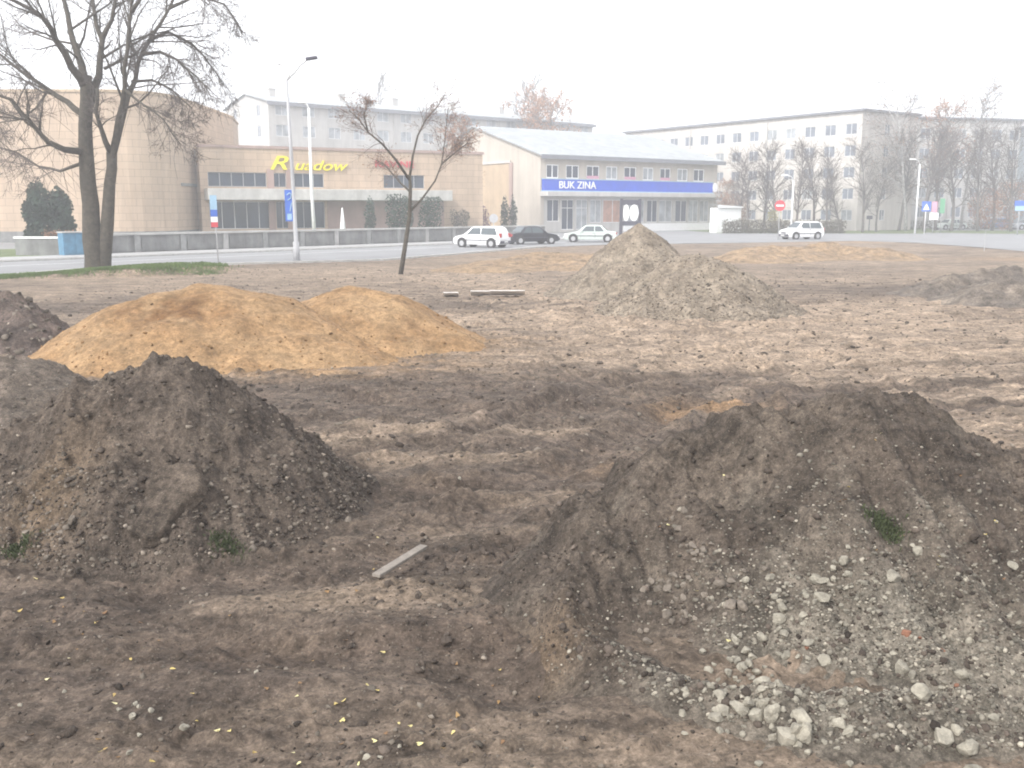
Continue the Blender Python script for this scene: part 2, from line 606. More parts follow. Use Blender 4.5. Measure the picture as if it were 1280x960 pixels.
def terrain(x, y, fine=True):
    x = np.asarray(x, float); y = np.asarray(y, float)
    ins = inside_poly(x, y, SITE)
    de, _ = dist_line(x, y, EDGE)
    s = np.where(ins, sstep(0.2, 5, de), 0)
    h = 0.06 * fbm(x / 9, y / 9, 3, 3)
    wx = x + 0.5 * fbm(x / 3, y / 3, 2, 41); wy = y + 0.35 * fbm(x / 3, y / 3, 2, 47)
    h = h + 0.022 * fbm(wx / 3.4, wy / .95, 4, 21)          # drawn-out windrows left by the blade
    rag = 1 + .9 * fbm(x / 1.1, y / .6, 3, 27)
    h = h + rag * ((.028 * fbm(wx / 1.5, wy / .30, 4, 31)) + .04 * np.clip(fbm(wx / 2.2, wy / .42, 4, 35) - .12, 0, 1))
    act = ins & (y < 60) & (y > 3)
    if act.any():
        ax_, ay_ = wx[act], wy[act]
        hh = np.zeros(ax_.shape); wet = np.zeros(ax_.shape)
        lug = 1 + .5 * fbm(x[act] / .25, y[act] / .25, 2, 12)
        for k, t in enumerate(TRACKS):
            d, tt = dist_line(ax_, ay_, t)
            for off in (.0, 1.75):
                q = np.abs(d - off) if off else d
                wet = np.maximum(wet, np.exp(-(q / .26) ** 2)) if k in (0, 1, 4) else np.where(np.abs(wet) > .3, wet, -np.exp(-((d - .9) / 1.1) ** 2))
                hh = hh - .052 * np.exp(-(q / .20) ** 2) + .032 * lug * np.exp(-((q - .38) / .12) ** 2)
        h = h.copy() if isinstance(h, np.ndarray) else h
        h[act] += hh * np.clip(rag[act], .2, 1.6)
        if x.size > 100000:
            global RUTS
            RUTS = np.zeros(x.shape); RUTS[act] = wet
    if fine:
        near = np.clip(1.4 - y / 30, .35, 1)
        h = h + near * (.045 * billow(x / .42, y / .30, 4, 60) + .034 * billow(x / .13, y / .10, 3, 77)
                        - .016) + .09 * np.clip(fbm(x / .45, y / .30, 4, 90) - .15, 0, 1) * near
        rm = np.clip(.35 + 1.6 * fbm(wx / 1.3, wy / .5, 4, 95), 0, 1) * (ins & (y > 3.5) & (y < 30))
        k = rm > .02
        if k.any():
            xx, yy_ = x[k], y[k]
            h = h.copy()
            h[k] += rm[k] * (.10 * clods(xx, yy_, .13, 301, .45) + .055 * clods(xx, yy_, .065, 331, .6))
    # raised turf round the big tree
    dg = np.hypot((x - TREE_XY[0] - .6) / 5.0, (y - TREE_XY[1] + .3 - (x - TREE_XY[0]) * .3) / 1.9)
    h = h + .30 * sstep(1.25, .8, dg + .15 * fbm(x, y, 2, 8))
    # scooped hollow beside the near mound
    hx, hy = ground(640, 830)
    h = h - .24 * np.exp(-(((x - hx) / .42) ** 2 + ((y - hy) / .3) ** 2))
    # a rise the photographer stands beside, lower right
    return np.where(ins, s * h, -0.12)


# soil kinds (base colours)
DARK = np.array([.056, .042, .035]); MID = np.array([.126, .097, .074]); TAN = np.array([.238, .182, .134]); ORG = np.array([.27, .165, .085])
GREY = np.array([.185, .165, .15])


def blob(x, y, px, py, rx, ry):
    """soft patch centred on the ground under a photo pixel, radii in metres"""
    cx, cy = ground(px, py)
    return np.exp(-(((x - cx) / rx) ** 2 + ((y - cy) / ry) ** 2))


def soil_colour(x, y, z=None):
    wx = x + .5 * fbm(x / 2.5, y / 2.5, 2, 141); wy = y + .4 * fbm(x / 2.5, y / 2.5, 2, 147)
    n1 = fbm(wx / 2.8, wy / .7, 5, 130, .6)
    n2 = fbm(wx / .9, wy / .28, 5, 150, .65)
    n3 = fbm(x / 6, y / 4, 3, 170)
    far = sstep(9, 24, y)
    tan = .13 + .42 * far + .9 * n1 + .6 * n2 + .5 * n3 * far + .55 * np.exp(-(((x - 1.9) / 1.3) ** 2 + ((y - 4.6) / .5) ** 2))
    tan = tan + .95 * blob(x, y, 980, 445, 3.8, 1.5) + .55 * blob(x, y, 760, 400, 5, 1.3) + .35 * blob(x, y, 1150, 410, 5, 3)
    tan = tan + .5 * blob(x, y, 430, 545, 1.2, .7) + .35 * blob(x, y, 380, 750, .8, .45) + .5 * blob(x, y, 690, 325, 7, 3) \
        + .8 * blob(x, y, 1040, 302, 14, 5) + .3 * blob(x, y, 450, 340, 12, 4)
    tan = tan - 1.0 * blob(x, y, 500, 495, 3.4, 1.5) - .6 * blob(x, y, 620, 385, 3.2, 2.2) - .5 * blob(x, y, 100, 380, 6, 4) \
        - .6 * blob(x, y, 1100, 362, 5, 2.2) - .4 * blob(x, y, 560, 610, 1.5, .8) - .75 * blob(x, y, 130, 830, 1.7, .9) + .25 * blob(x, y, 760, 930, .9, .5)
    if RUTS is not None and RUTS.shape == x.shape:
        tan = tan - .55 * RUTS * np.clip(.8 + 1.2 * n1, 0, 1.3)
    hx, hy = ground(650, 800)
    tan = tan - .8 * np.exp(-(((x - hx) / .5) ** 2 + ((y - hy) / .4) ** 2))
    tan = np.clip(tan, -.2, 1.2)
    c = MID + (TAN - MID) * np.clip(tan, 0, 1)[..., None] ** 1.2
    dk = np.clip(.34 - tan + .5 * n2, 0, 1)[..., None]
    c = c * (1 - dk) + DARK * dk
    org = np.clip(blob(x, y, 895, 512, .8, .35) * .9 + .2 * blob(x, y, 760, 590, .5, .3) + .7 * blob(x, y, 1040, 302, 9, 3) + .5 * blob(x, y, 1278, 324, 3, 2)
                  + .5 * blob(x, y, 690, 318, 4, 2) + .3 * n1 * n3, 0, 1)[..., None]
    c = c * (1 - org * .8) + ORG * org * .8
    # sand spilled round the foot of the sand piles
    sp = np.clip((1.1 * blob(x, y, 250, 462, 3.4, .9) + blob(x, y, 440, 448, 2.0, 1.2) + blob(x, y, 560, 428, 1.6, 1.0)) * (.55 + 1.5 * n2 + .6 * n1), 0, 1)[..., None]
    c = c * (1 - sp) + np.array([.215, .135, .070]) * sp
    c = c * (.88 + .12 * sstep(8, 13, y))[..., None]      # darker soil colour on the near part of the site
    return np.clip(c, .012, 1)


def grid_mesh(name, X, Y, Z, C, m, parent=None, keep=None, smooth=True):
    ny, nx = X.shape
    co = np.stack([X, Y, Z], -1).reshape(-1, 3)
    idx = np.arange(ny * nx).reshape(ny, nx)
    q = np.stack([idx[:-1, :-1], idx[:-1, 1:], idx[1:, 1:], idx[1:, :-1]], -1).reshape(-1, 4)
    if keep is not None:
        kf = (keep[:-1, :-1] | keep[:-1, 1:] | keep[1:, 1:] | keep[1:, :-1]).reshape(-1)
        q = q[kf]
        used = np.unique(q)
        remap = np.zeros(ny * nx, np.int64); remap[used] = np.arange(len(used))
        q = remap[q]; co = co[used]
        C = C.reshape(-1, 3)[used] if C is not None else None
    elif C is not None:
        C = C.reshape(-1, 3)
    me = bpy.data.meshes.new(name)
    me.vertices.add(len(co)); me.vertices.foreach_set('co', co.astype(np.float32).ravel())
    me.loops.add(len(q) * 4); me.loops.foreach_set('vertex_index', q.astype(np.int32).ravel())
    me.polygons.add(len(q)); me.polygons.foreach_set('loop_start', np.arange(0, len(q) * 4, 4, dtype=np.int32))
    me.polygons.foreach_set('loop_total', np.full(len(q), 4, np.int32))
    me.update(calc_edges=True)
    if C is not None:
        ca = me.color_attributes.new('Col', 'FLOAT_COLOR', 'POINT')
        ca.data.foreach_set('color', np.concatenate([C, np.ones((len(C), 1))], 1).astype(np.float32).ravel())
    return link_mesh(name, me, m, parent, smooth)


def axis(segs):
    out = []
    for a, b, s0, s1 in segs:
        v = a
        while v < b - 1e-6:
            out.append(v)
            t = (v - a) / (b - a)
            v += s0 + (s1 - s0) * t
    out.append(segs[-1][1])
    return np.array(out)


ys = axis([(-60, 2, 10, .5), (2, 4, .3, .04), (4, 10, .026, .034), (10, 20, .034, .12), (20, 45, .12, .4), (45, 100, .4, 1.2), (100, 460, 8, 60)])
xh = axis([(0, 4.8, .026, .03), (4.8, 11, .04, .16), (11, 40, .17, .9), (40, 420, 2, 60)])
xs = np.concatenate([-xh[:0:-1], xh])
GX, GY = np.meshgrid(xs, ys)
GZ = terrain(GX, GY)
g = grid_mesh('ground', GX, GY, GZ, soil_colour(GX, GY), M['soil'])
tag(g, kind='structure')
del GX, GY, GZ


# roads and pavements
def sheet(name, pts, z, m, kind='structure'):
    me = bpy.data.meshes.new(name)
    me.from_pydata([(p[0], p[1], z) for p in pts], [], [tuple(range(len(pts)))])
    if me.polygons[0].normal.z < 0:
        me.flip_normals()
    o = link_mesh(name, me, m)
    return tag(o, kind=kind)


sheet('road', EDGE + [(380, -10), (380, 300), (-380, 300), (-380, 8)], .004, M['asphalt'])

WALL_A, WALL_B = (-25.2, 57.0), (3.0, 90.4)
wf = Fr(WALL_A, WALL_B)


def kerb_line(name, pts, w=.16, h=.12):
    mb = MB()
    for i in range(len(pts) - 1):
        f = Fr(pts[i], pts[i + 1])
        n = max(1, int(f.L / 3))
        for k in range(n):
            mb.box(f.L * k / n + .005, f.L * (k + 1) / n - .005, -w / 2, w / 2, -.1, h, f)
    return tag(mb.build(name, M['kerb'], bevel=.02), kind='structure')


# pavement in front of the parapet
mb = MB()
mb.box(-30, wf.L + 3, .3, 3.2, -.1, .13, wf)
tag(mb.build('pavement', M['paving']), kind='structure')
kerb_line('kerb', [wf.p(-30, 3.3, 0)[:2], wf.p(wf.L + 3, 3.3, 0)[:2]])
kerb_line('kerb', [(x + .05, y + .1) for x, y in EDGE[1:10]], .2, .10)
sheet('road_marking', [wf.p(-40, 6.9, 0)[:2], wf.p(40, 6.9, 0)[:2], wf.p(40, 7.05, 0)[:2], wf.p(-40, 7.05, 0)[:2]], .009, M['white_line'])
M['lawn'] = mat('lawn', (.10, .13, .045), .95, .35, .6, .6, 12)
sheet('lawn', [(24, 113), (47, 111), (66, 150), (20, 160)], .012, M['lawn'])
sheet('lawn', [(46, 119), (55, 110), (120, 100), (120, 118), (70, 127), (50, 126)], .018, M['lawn'])
sheet('lawn', [wf.p(-12, -1.0, 0)[:2], wf.p(wf.L + 2, -1.0, 0)[:2], wf.p(wf.L - 4, -14, 0)[:2], wf.p(-12, -14, 0)[:2]], .012, M['lawn'])

# ------------------------------------------------------------------ loose stones
_ico = {}


def ico(sub):
    if sub not in _ico:
        bm = bmesh.new()
        bmesh.ops.create_icosphere(bm, subdivisions=sub, radius=1)
        v = np.array([p.co[:] for p in bm.verts]); f = np.array([[q.index for q in p.verts] for p in bm.faces])
        bm.free()
        _ico[sub] = (v, f)
    return _ico[sub]


def stone_shape(rng, sub=1, rough=.28, flat=.7):
    v, f = ico(sub)
    d = rng.normal(size=(7, 3)); d /= np.linalg.norm(d, axis=1)[:, None]
    d = rng.normal(size=(14, 3)); d /= np.linalg.norm(d, axis=1)[:, None]
    cut = rng.uniform(.42, .8, 14)
    w = v.copy()
    for k in range(14):                      # knock facets off
        t = w @ d[k]
        o = np.clip(t - cut[k], 0, None)
        w = w - o[:, None] * d[k]
    w = w * (1 + rough * .4 * rng.uniform(-1, 1, (len(w), 1)))
    return w * np.array([1, rng.uniform(.65, 1), rng.uniform(.5, .9) * flat / .7]), f


def scatter(name, pts, sizes, m, parent=None, seed=1, sub=1, kind='stuff', nshape=8, smooth=False):
    """many small stones merged into one mesh"""
    rng = np.random.default_rng(seed)
    shapes = [stone_shape(rng, sub) for _ in range(nshape)]
    V = []; F = []; CC = []; base = 0
    for i, p in enumerate(pts):
        v, f = shapes[rng.integers(nshape)]
        a, b, c = rng.uniform(0, 6.283, 3)
        ca, sa = math.cos(a), math.sin(a); cb, sb = math.cos(b * .15), math.sin(b * .15)
        Rm = np.array([[ca, -sa, 0], [sa, ca, 0], [0, 0, 1]]) @ np.array([[1, 0, 0], [0, cb, -sb], [0, sb, cb]])
        V.append((v * sizes[i]) @ Rm.T + p); F.append(f + base); base += len(v); CC.append(np.full(len(v), math.exp(rng.normal() * .38)))
    if not V: return None
    V = np.concatenate(V); F = np.concatenate(F)
    me = bpy.data.meshes.new(name)
    me.vertices.add(len(V)); me.vertices.foreach_set('co', V.astype(np.float32).ravel())
    me.loops.add(len(F) * 3); me.loops.foreach_set('vertex_index', F.astype(np.int32).ravel())
    me.polygons.add(len(F)); me.polygons.foreach_set('loop_start', np.arange(0, len(F) * 3, 3, dtype=np.int32))
    me.polygons.foreach_set('loop_total', np.full(len(F), 3, np.int32))
    me.update(calc_edges=True)
    CC = np.clip(np.concatenate(CC), .4, 2.2)
    ca = me.color_attributes.new('Col', 'FLOAT_COLOR', 'POINT')
    ca.data.foreach_set('color', np.stack([CC, CC, CC, np.ones(len(CC))], 1).astype(np.float32).ravel())
    o = link_mesh(name, me, m, parent, smooth)
    return tag(o, kind=kind)


# ------------------------------------------------------------------ the heaps
HEAPS = []


class Heap:
    """a tipped heap: ridge points (photo pixel + distance), slope k, rounded top, noise"""
    def __init__(self, ridge, k=.65, seed=0, round_=.18, toe=.07, detail=(.1, .05, .02), gully=0.0, scale=1.0, lumps=0.0, kleft=0.0, kright=0.0):
        self.r = [at(*q) for q in ridge]
        self.k, self.seed, self.round, self.toe = k, seed, round_, toe
        self.detail, self.gully, self.scale = detail, gully, scale
        xs_ = [p[0] for p in self.r]; ys_ = [p[1] for p in self.r]; zm = max(p[2] for p in self.r)
        e = zm / k * 1.15 + .6
        self.box = (min(xs_) - e, max(xs_) + e, min(ys_) - e, max(ys_) + e)
        self.lumps = lumps; self.kleft = kleft; self.kright = kright
        HEAPS.append(self)

    def h(self, x, y):
        s = self.seed; sc = self.scale
        wx = x + .16 * sc * fbm(x / (.9 * sc), y / (.9 * sc), 3, s + 1)
        wy = y + .16 * sc * fbm(x / (.9 * sc), y / (.9 * sc), 3, s + 5)
        best = np.full(np.shape(x), -9.0)
        for i in range(len(self.r) - 1):
            a, b = self.r[i], self.r[i + 1]
            dx, dy = b[0] - a[0], b[1] - a[1]
            t = np.clip(((wx - a[0]) * dx + (wy - a[1]) * dy) / (dx * dx + dy * dy + 1e-9), 0, 1)
            d = np.hypot(wx - a[0] - t * dx, wy - a[1] - t * dy)
            kk = self.k * (1 + self.kleft * sstep(.25, .85, (a[0] + t * dx - wx) / (d + 1e-6)) + self.kright * sstep(.4, .9, (wx - a[0] - t * dx) / (d + 1e-6))) if self.kleft else self.k
            z = a[2] + (b[2] - a[2]) * t - kk * (np.sqrt(d * d + self.round ** 2) - self.round)
            best = np.maximum(best, z)
        hh = self.toe * np.logaddexp(0, best / self.toe)
        m = sstep(.02, .35, hh)
        d0, d1, d2 = self.detail
        n = d0 * fbm(x / (.8 * sc), y / (.8 * sc), 3, s + 11) + d1 * (billow(x / (.28 * sc), y / (.28 * sc), 3, s + 17) - .25) \
            + d2 * (billow(x / (.09 * sc), y / (.09 * sc), 3, s + 23) - .25)
        if self.gully:
            # runnels down the face
            n = n - (1.0) * self.gully * np.clip(fbm((x + .25 * y) / (.34 * sc), (y) / (2.4 * sc), 3, s + 29), -.2, 1)
        if self.lumps:
            n = n + self.lumps * (.16 * clods(x, y, .20, s + 41, .35) + .11 * clods(x, y, .10, s + 43, .55) + .055 * clods(x, y, .055, s + 47, .7)) * np.clip(.55 + 1.3 * fbm(x / .6, y / .6, 3, s + 51), .1, 1)
        return hh + n * (m * .9 + .1)

    def z(self, x, y):
        return terrain(x, y, False) + self.h(x, y) - .035

    def mesh(self, name, step, colour, m, box=None):
        x0, x1, y0, y1 = box or self.box
        X, Y = np.meshgrid(np.arange(x0, x1, step), np.arange(y0, y1, step))
        H = self.h(X, Y)
        T = terrain(X, Y, False)
        Z = T + H - .035
        keep = H > .02 + .02 * fbm(X / .3, Y / .3, 2, self.seed + 3)
        cur = np.zeros(keep.shape, bool); cur.flat[np.argmax(np.where(keep, H, -9))] = True     # one connected heap
        for it in range(2000):
            nx_ = cur.copy()
            nx_[1:] |= cur[:-1]; nx_[:-1] |= cur[1:]; nx_[:, 1:] |= cur[:, :-1]; nx_[:, :-1] |= cur[:, 1:]
            nx_ &= keep
            if nx_.sum() == cur.sum(): break
            cur = nx_
        keep = cur
        C = colour(X, Y, H)
        return grid_mesh(name, X, Y, Z, C, m, None, keep)

    def sample(self, n, rng, region=None, hmin=.08, hmax=9):
        """random surface points, optional weight function"""
        x0, x1, y0, y1 = self.box
        out = []
        while len(out) < n:
            x = rng.uniform(x0, x1, n * 3); y = rng.uniform(y0, y1, n * 3)
            h = self.h(x, y)
            ok = (h > hmin) & (h < hmax)
            if region is not None:
                ok &= rng.uniform(0, 1, len(x)) < region(x, y, h)
            x, y = x[ok], y[ok]
            z = self.z(x, y)
            out += list(zip(x, y, z))
            if len(x) == 0: break
        return np.array(out[:n])


def mixc(a, b, t):
    t = np.clip(t, 0, 1)[..., None]
    return a * (1 - t) + b * t


def mound_colour(seed, base, alt, dark):
    def f(x, y, h):
        n = fbm(x / 1.2, y / 1.2, 4, seed); n2 = fbm(x / .3, y / .3, 3, seed + 9)
        c = mixc(np.array(base) * np.ones((*x.shape, 1)), np.array(alt), .35 + 1.1 * n + .6 * n2)
        return mixc(c, np.array(dark), np.clip(-.05 + 1.2 * fbm(x / .7, y / .7, 3, seed + 31), 0, .8))
    return f


near_right = Heap([(1330, 640, 7.0), (1280, 608, 7.0), (1239, 578, 7.0), (1187, 541, 7.0), (1155, 503, 7.05), (1112, 481, 7.1), (1072, 480, 7.1), (1004, 496, 7.2), (921, 511, 7.25), (869, 534, 7.25),
                   (812, 558, 7.15), (770, 596, 7.0), (702, 662, 6.6), (700, 700, 6.2), (706, 775, 5.6), (860, 846, 5.0), (1000, 858, 4.72), (1300, 858, 4.70)], k=.68, seed=200, round_=.05, toe=.045,
                  detail=(.10, .07, .045), gully=.24, lumps=.65, kleft=.35)
near_left = Heap([(-90, 640, 8.0), (10, 556, 8.3), (50, 512, 8.4), (95, 492, 8.5), (120, 468, 8.6), (170, 452, 8.6), (200, 439, 8.6), (225, 443, 8.6), (245, 464, 8.6), (270, 488, 8.5), (298, 518, 8.5), (318, 542, 8.4)],
                 k=.84, seed=260, round_=.10, toe=.04, detail=(.13, .10, .06), gully=.10, lumps=.75)
sand_a = Heap([(70, 442, 16.9), (140, 405, 17.4), (205, 364, 18.0), (262, 352, 18.4), (310, 360, 18.5), (370, 395, 18.0), (420, 425, 17.4)], k=.60, seed=300, round_=.7, toe=.06,
              detail=(.14, .05, .025), scale=1.6)
sand_b = Heap([(385, 372, 20.0), (440, 357, 20.0), (485, 368, 19.8), (530, 400, 19.3), (556, 420, 18.9)], k=.60, seed=330, round_=.5, toe=.06, detail=(.12, .05, .02), scale=1.6)
gravel_a = Heap([(748, 322, 31), (783, 288, 31), (801, 278, 31), (812, 286, 31)], k=.84, seed=360, round_=.10, toe=.09, detail=(.10, .06, .04), scale=1.5)
gravel_b = Heap([(838, 335, 26.0), (856, 319, 26.2), (885, 316, 26.2), (912, 332, 26.0)], k=.72, seed=390, round_=.40, toe=.08, detail=(.10, .06, .06), scale=1.5)
rubble_far = Heap([(-60, 362, 19.5), (0, 367, 19.2), (30, 395, 18.4), (45, 425, 17.8)], k=.75, seed=420, round_=.2, toe=.06, detail=(.2, .16, .06), scale=1.4, lumps=1.3)
grey_low = Heap([(-90, 436, 13.2), (0, 446, 13.0), (55, 470, 12.8)], k=.5, seed=450, round_=.3, toe=.06, detail=(.1, .06, .03), lumps=.7)
berm_a = Heap([(1150, 358, 31), (1190, 346, 31.5), (1225, 334, 32), (1265, 337, 32.5)], k=.5, seed=480, round_=.4, toe=.1, detail=(.3, .16, .06), scale=2)
berm_b = Heap([(1235, 352, 28.5), (1290, 344, 28.5), (1370, 348, 28.5)], k=.5, seed=500, round_=.3, toe=.1, detail=(.25, .14, .05), scale=2)
bank_far = Heap([(940, 310, 52), (985, 308, 54), (1045, 305, 56), (1100, 310, 54)], k=.4, seed=520, round_=1.0, toe=.12, detail=(.3, .2, .1), scale=3)
bank_mid = Heap([(610, 326, 44), (655, 319, 46), (700, 315, 47), (735, 318, 46)], k=.3, seed=540, round_=1.0, toe=.12, detail=(.25, .15, .08), scale=3)

c_dark = mound_colour(600, (.062, .049, .039), (.098, .078, .061), (.030, .024, .019))


def c_right(x, y, h):
    c = c_dark(x, y, h)
    px, py = ground(1095, 832, .15)
    pale = np.exp(-(((x - px) / 1.15) ** 2 + ((y - py) / .85) ** 2)) * 1.3 + .5 * fbm(x / .5, y / .4, 3, 640) - .12
    c = mixc(c, np.array([.165, .145, .117]), np.clip(pale, 0, .85))
    px, py = ground(665, 790, .1)
    c = mixc(c, np.array([.10, .070, .046]), .8 * np.exp(-(((x - px) / .35) ** 2 + ((y - py) / .3) ** 2)))
    return c


def c_left(x, y, h):
    c = mound_colour(700, (.064, .050, .040), (.102, .081, .064), (.031, .024, .020))(x, y, h)
    px, py, _ = at(60, 590, 7.5)
    return mixc(c, np.array([.15, .105, .065]), .5 * np.exp(-(((x - px) / .35) ** 2 + ((y - py) / .5) ** 2)))


def c_sand(seed):
    def f(x, y, h):
        n = fbm(x / 1.0, y / .7, 4, seed)
        c = mixc(np.array([.230, .140, .070]) * np.ones((*x.shape, 1)), np.array([.265, .175, .095]), .5 + n)
        px, py, _ = at(215, 410, 17.3)
        brown_patch = 1.5 * np.exp(-(((x - px) / .9) ** 2 + ((y - py) / .5) ** 2)) * (.6 + 1.2 * fbm(x / .4, y / .4, 3, seed + 5))  # darker brown colour over the scooped patch
        return mixc(c, np.array([.120, .060, .024]), np.clip(brown_patch, 0, .85) if seed == 800 else np.clip(.8 * fbm(x / .8, y / .5, 3, seed + 8) - .05, 0, .5))
    return f


o = near_right.mesh('earth_mound', .017, c_right, M['mound_soil'], box=(-.6, 6.2, 3.9, 9.6))
tag(o, 'large dark earth mound in the right foreground, its face strewn with pale broken concrete', 'earth mound', 'heaps of dark earth'); MOUND_R = o
o = near_left.mesh('earth_mound', .017, c_left, M['mound_soil'], box=(-6.6, .4, 5.6, 11.2))
tag(o, 'pointed dark earth mound in the left foreground with a smooth slab-like patch on its front', 'earth mound', 'heaps of dark earth'); MOUND_L = o
SAND_A = tag(sand_a.mesh('sand_pile', .045, c_sand(800), M['sand']), 'broad orange sand pile with a darker scooped patch, behind the pointed dark mound', 'sand pile', 'orange sand piles')
SAND_B = tag(sand_b.mesh('sand_pile', .045, c_sand(830), M['sand']), 'smaller smooth orange sand pile on the right of the broad scooped one', 'sand pile', 'orange sand piles')


def c_grav(seed):
    def f(x, y, h):
        n = fbm(x / .8, y / .8, 4, seed)
        return mixc(np.array([.15, .122, .094]) * np.ones((*x.shape, 1)), np.array([.21, .175, .135]), .5 + 1.1 * n)
    return f


GRAV_A = tag(gravel_a.mesh('gravel_pile', .06, c_grav(860), M['gravel']), 'tall peaked grey-brown gravel pile in front of the parked cars', 'gravel pile', 'grey gravel piles')
GRAV_B = tag(gravel_b.mesh('gravel_pile', .06, c_grav(880), M['gravel']), 'lower rounded gravel pile of coarser stones overlapping the peaked one', 'gravel pile', 'grey gravel piles')
c_red = mound_colour(900, (.080, .060, .051), (.145, .113, .094), (.045, .036, .032))
RUB = tag(rubble_far.mesh('rubble_heap', .05, c_red, M['mound_soil']), 'reddish brown heap of earth and stones at the left edge beside the sand', 'rubble heap', 'heaps of dark earth')
tag(grey_low.mesh('earth_mound', .04, mound_colour(920, (.085, .068, .054), (.125, .10, .08), (.045, .036, .03)), M['mound_soil']),
    'low flat grey earth mound at the left edge in front of the reddish rubble', 'earth mound', 'heaps of dark earth')
c_berm = mound_colour(940, (.105, .089, .076), (.185, .152, .12), (.062, .052, .045))
tag(berm_a.mesh('earth_bank', .09, c_berm, M['mound_soil']), 'low dark earth bank at the right edge, the farther of the two there', 'earth bank', 'heaps of dark earth')
tag(berm_b.mesh('earth_bank', .09, c_berm, M['mound_soil']), 'low brown earth bank cut by the right edge, the nearer of the two there', 'earth bank', 'heaps of dark earth')
c_tan = mound_colour(960, (.215, .155, .10), (.28, .195, .12), (.13, .10, .08))
tag(bank_far.mesh('sand_bank', .16, c_tan, M['mound_soil']), 'long low orange-tan bank in front of the lone white car', 'sand bank', 'low tan banks')
tag(bank_mid.mesh('sand_bank', .16, c_tan, M['mound_soil']), 'low tan bank in front of the parked dark car, left of the gravel', 'sand bank', 'low tan banks')

# loose clods and stones that nobody could count
rng = np.random.default_rng(5)


def pw(n, lo, hi, a=2.2):
    u = rng.uniform(0, 1, n)
    return lo * (1 - u * (1 - (lo / hi) ** a)) ** (-1 / a)


p = near_right.sample(8000, rng, lambda x, y, h: .35 + .65 * sstep(.9, .1, h))
scatter('loose_clods', p, pw(len(p), .009, .055), M['clod'], MOUND_R, 21)
bx, by = ground(1095, 838, .12)
p = near_right.sample(5600, rng, lambda x, y, h: np.exp(-(((x - bx) / 1.2) ** 2 + ((y - by) / .85) ** 2)))
scatter('loose_chippings', p, pw(len(p), .010, .035), M['chipping'], MOUND_R, 22)
p = near_left.sample(6000, rng, lambda x, y, h: .3 + .7 * sstep(.9, .1, h))
scatter('loose_clods', p, pw(len(p), .010, .055), M['clod'], MOUND_L, 23)
p = near_left.sample(3000, rng, lambda x, y, h: .15 + .85 * sstep(.9, .15, h))
scatter('loose_stones', p, pw(len(p), .012, .05), M['clod_pale'], MOUND_L, 24)
p = gravel_b.sample(5200, rng, lambda x, y, h: .3 + .7 * sstep(1.2, .1, h), .05)
scatter('loose_stones', p, pw(len(p), .02, .07), M['pebble'], GRAV_B, 25)
p = gravel_a.sample(3800, rng, None, .05)
scatter('loose_stones', p, pw(len(p), .018, .05), M['pebble'], GRAV_A, 26)
p = sand_a.sample(700, rng, lambda x, y, h: sstep(1.3, .1, h), .03)
scatter('loose_lumps', p, pw(len(p), .02, .06), M['sandlump'], SAND_A, 27)
p = sand_b.sample(350, rng, lambda x, y, h: sstep(1.3, .1, h), .03)
scatter('loose_lumps', p, pw(len(p), .02, .06), M['sandlump'], SAND_B, 28)
p = grey_low.sample(900, rng, None, .03)
scatter('site_stones', p, pw(len(p), .015, .07), M['clod_pale'], None, 34)
p = rubble_far.sample(420, rng, None, .1)
scatter('loose_stones', p, pw(len(p), .04, .17), M['clod_pale'], RUB, 29)


def ground_points(n, x0, x1, y0, y1, dens=None):
    x = rng.uniform(x0, x1, n); u = rng.uniform(0, 1, n)
    y = y0 * (y1 / y0) ** u
    if dens is not None:
        k = rng.uniform(0, 1, n) < dens(x, y)
        x, y = x[k], y[k]
    k = np.ones(len(x), bool)
    for hp in (near_right, near_left, sand_a, sand_b, gravel_a, gravel_b):
        k &= hp.h(x, y) < .06
    k &= inside_poly(x, y, SITE)
    x, y = x[k], y[k]
    return np.stack([x, y, terrain(x, y)], -1)


def near_dens(x, y):
    a = .25 + .9 * blob(x, y, 600, 740, .7, .8) + .8 * blob(x, y, 350, 690, 1.2, .5) + .6 * blob(x, y, 470, 940, .6, .3) + .5 * blob(x, y, 120, 760, .8, .5) \
        + .3 * np.clip(fbm(x / .6, y / .4, 3, 1000), 0, 1)
    return np.clip(a, 0, 1)


p = ground_points(20000, -4.5, 3.5, 4.3, 15, near_dens)
scatter('soil_clods', p, pw(len(p), .008, .055), M['clod'], None, 31)
p = ground_points(9000, -4.5, 3.5, 4.3, 15, near_dens)
scatter('soil_crumbs', p, pw(len(p), .008, .045), M['clod_pale'], None, 32)
p = ground_points(9000, -14, 16, 10, 45)
scatter('site_clods', p, pw(len(p), .02, .11), M['clod'], None, 35)
p = ground_points(5000, -14, 16, 10, 50)
scatter('site_stones', p, pw(len(p), .018, .08), M['clod_pale'], None, 33)

# countable pale chunks
chunk_me = []
for k in range(8):
    v, f = stone_shape(np.random.default_rng(900 + k), 2, .10, .8)
    me = bpy.data.meshes.new('concrete_chunk')
    me.from_pydata([tuple(q) for q in v], [], [tuple(int(i) for i in q) for q in f])
    me.materials.append(M['concrete_chunk'])
    chunk_me.append(me)


def chunks(pts, sizes, label, group, seed, m=None, name='concrete_chunk'):
    r = random.Random(seed)
    for p, s in zip(pts, sizes):
        o = bpy.data.objects.new(name, chunk_me[r.randrange(8)])
        COL.objects.link(o)
        o.location = (p[0], p[1], p[2] + s * .08)
        o.rotation_euler = (r.uniform(-.4, .4), r.uniform(-.4, .4), r.uniform(0, 6.28))
        o.scale = (s, s, s)
        if m is not None:
            o.material_slots[0].link = 'OBJECT'; o.material_slots[0].material = m
        tag(o, label, {'concrete_chunk': 'concrete chunk', 'brick_fragment': 'brick fragment', 'clod': 'clod'}.get(name, 'stone'), group)


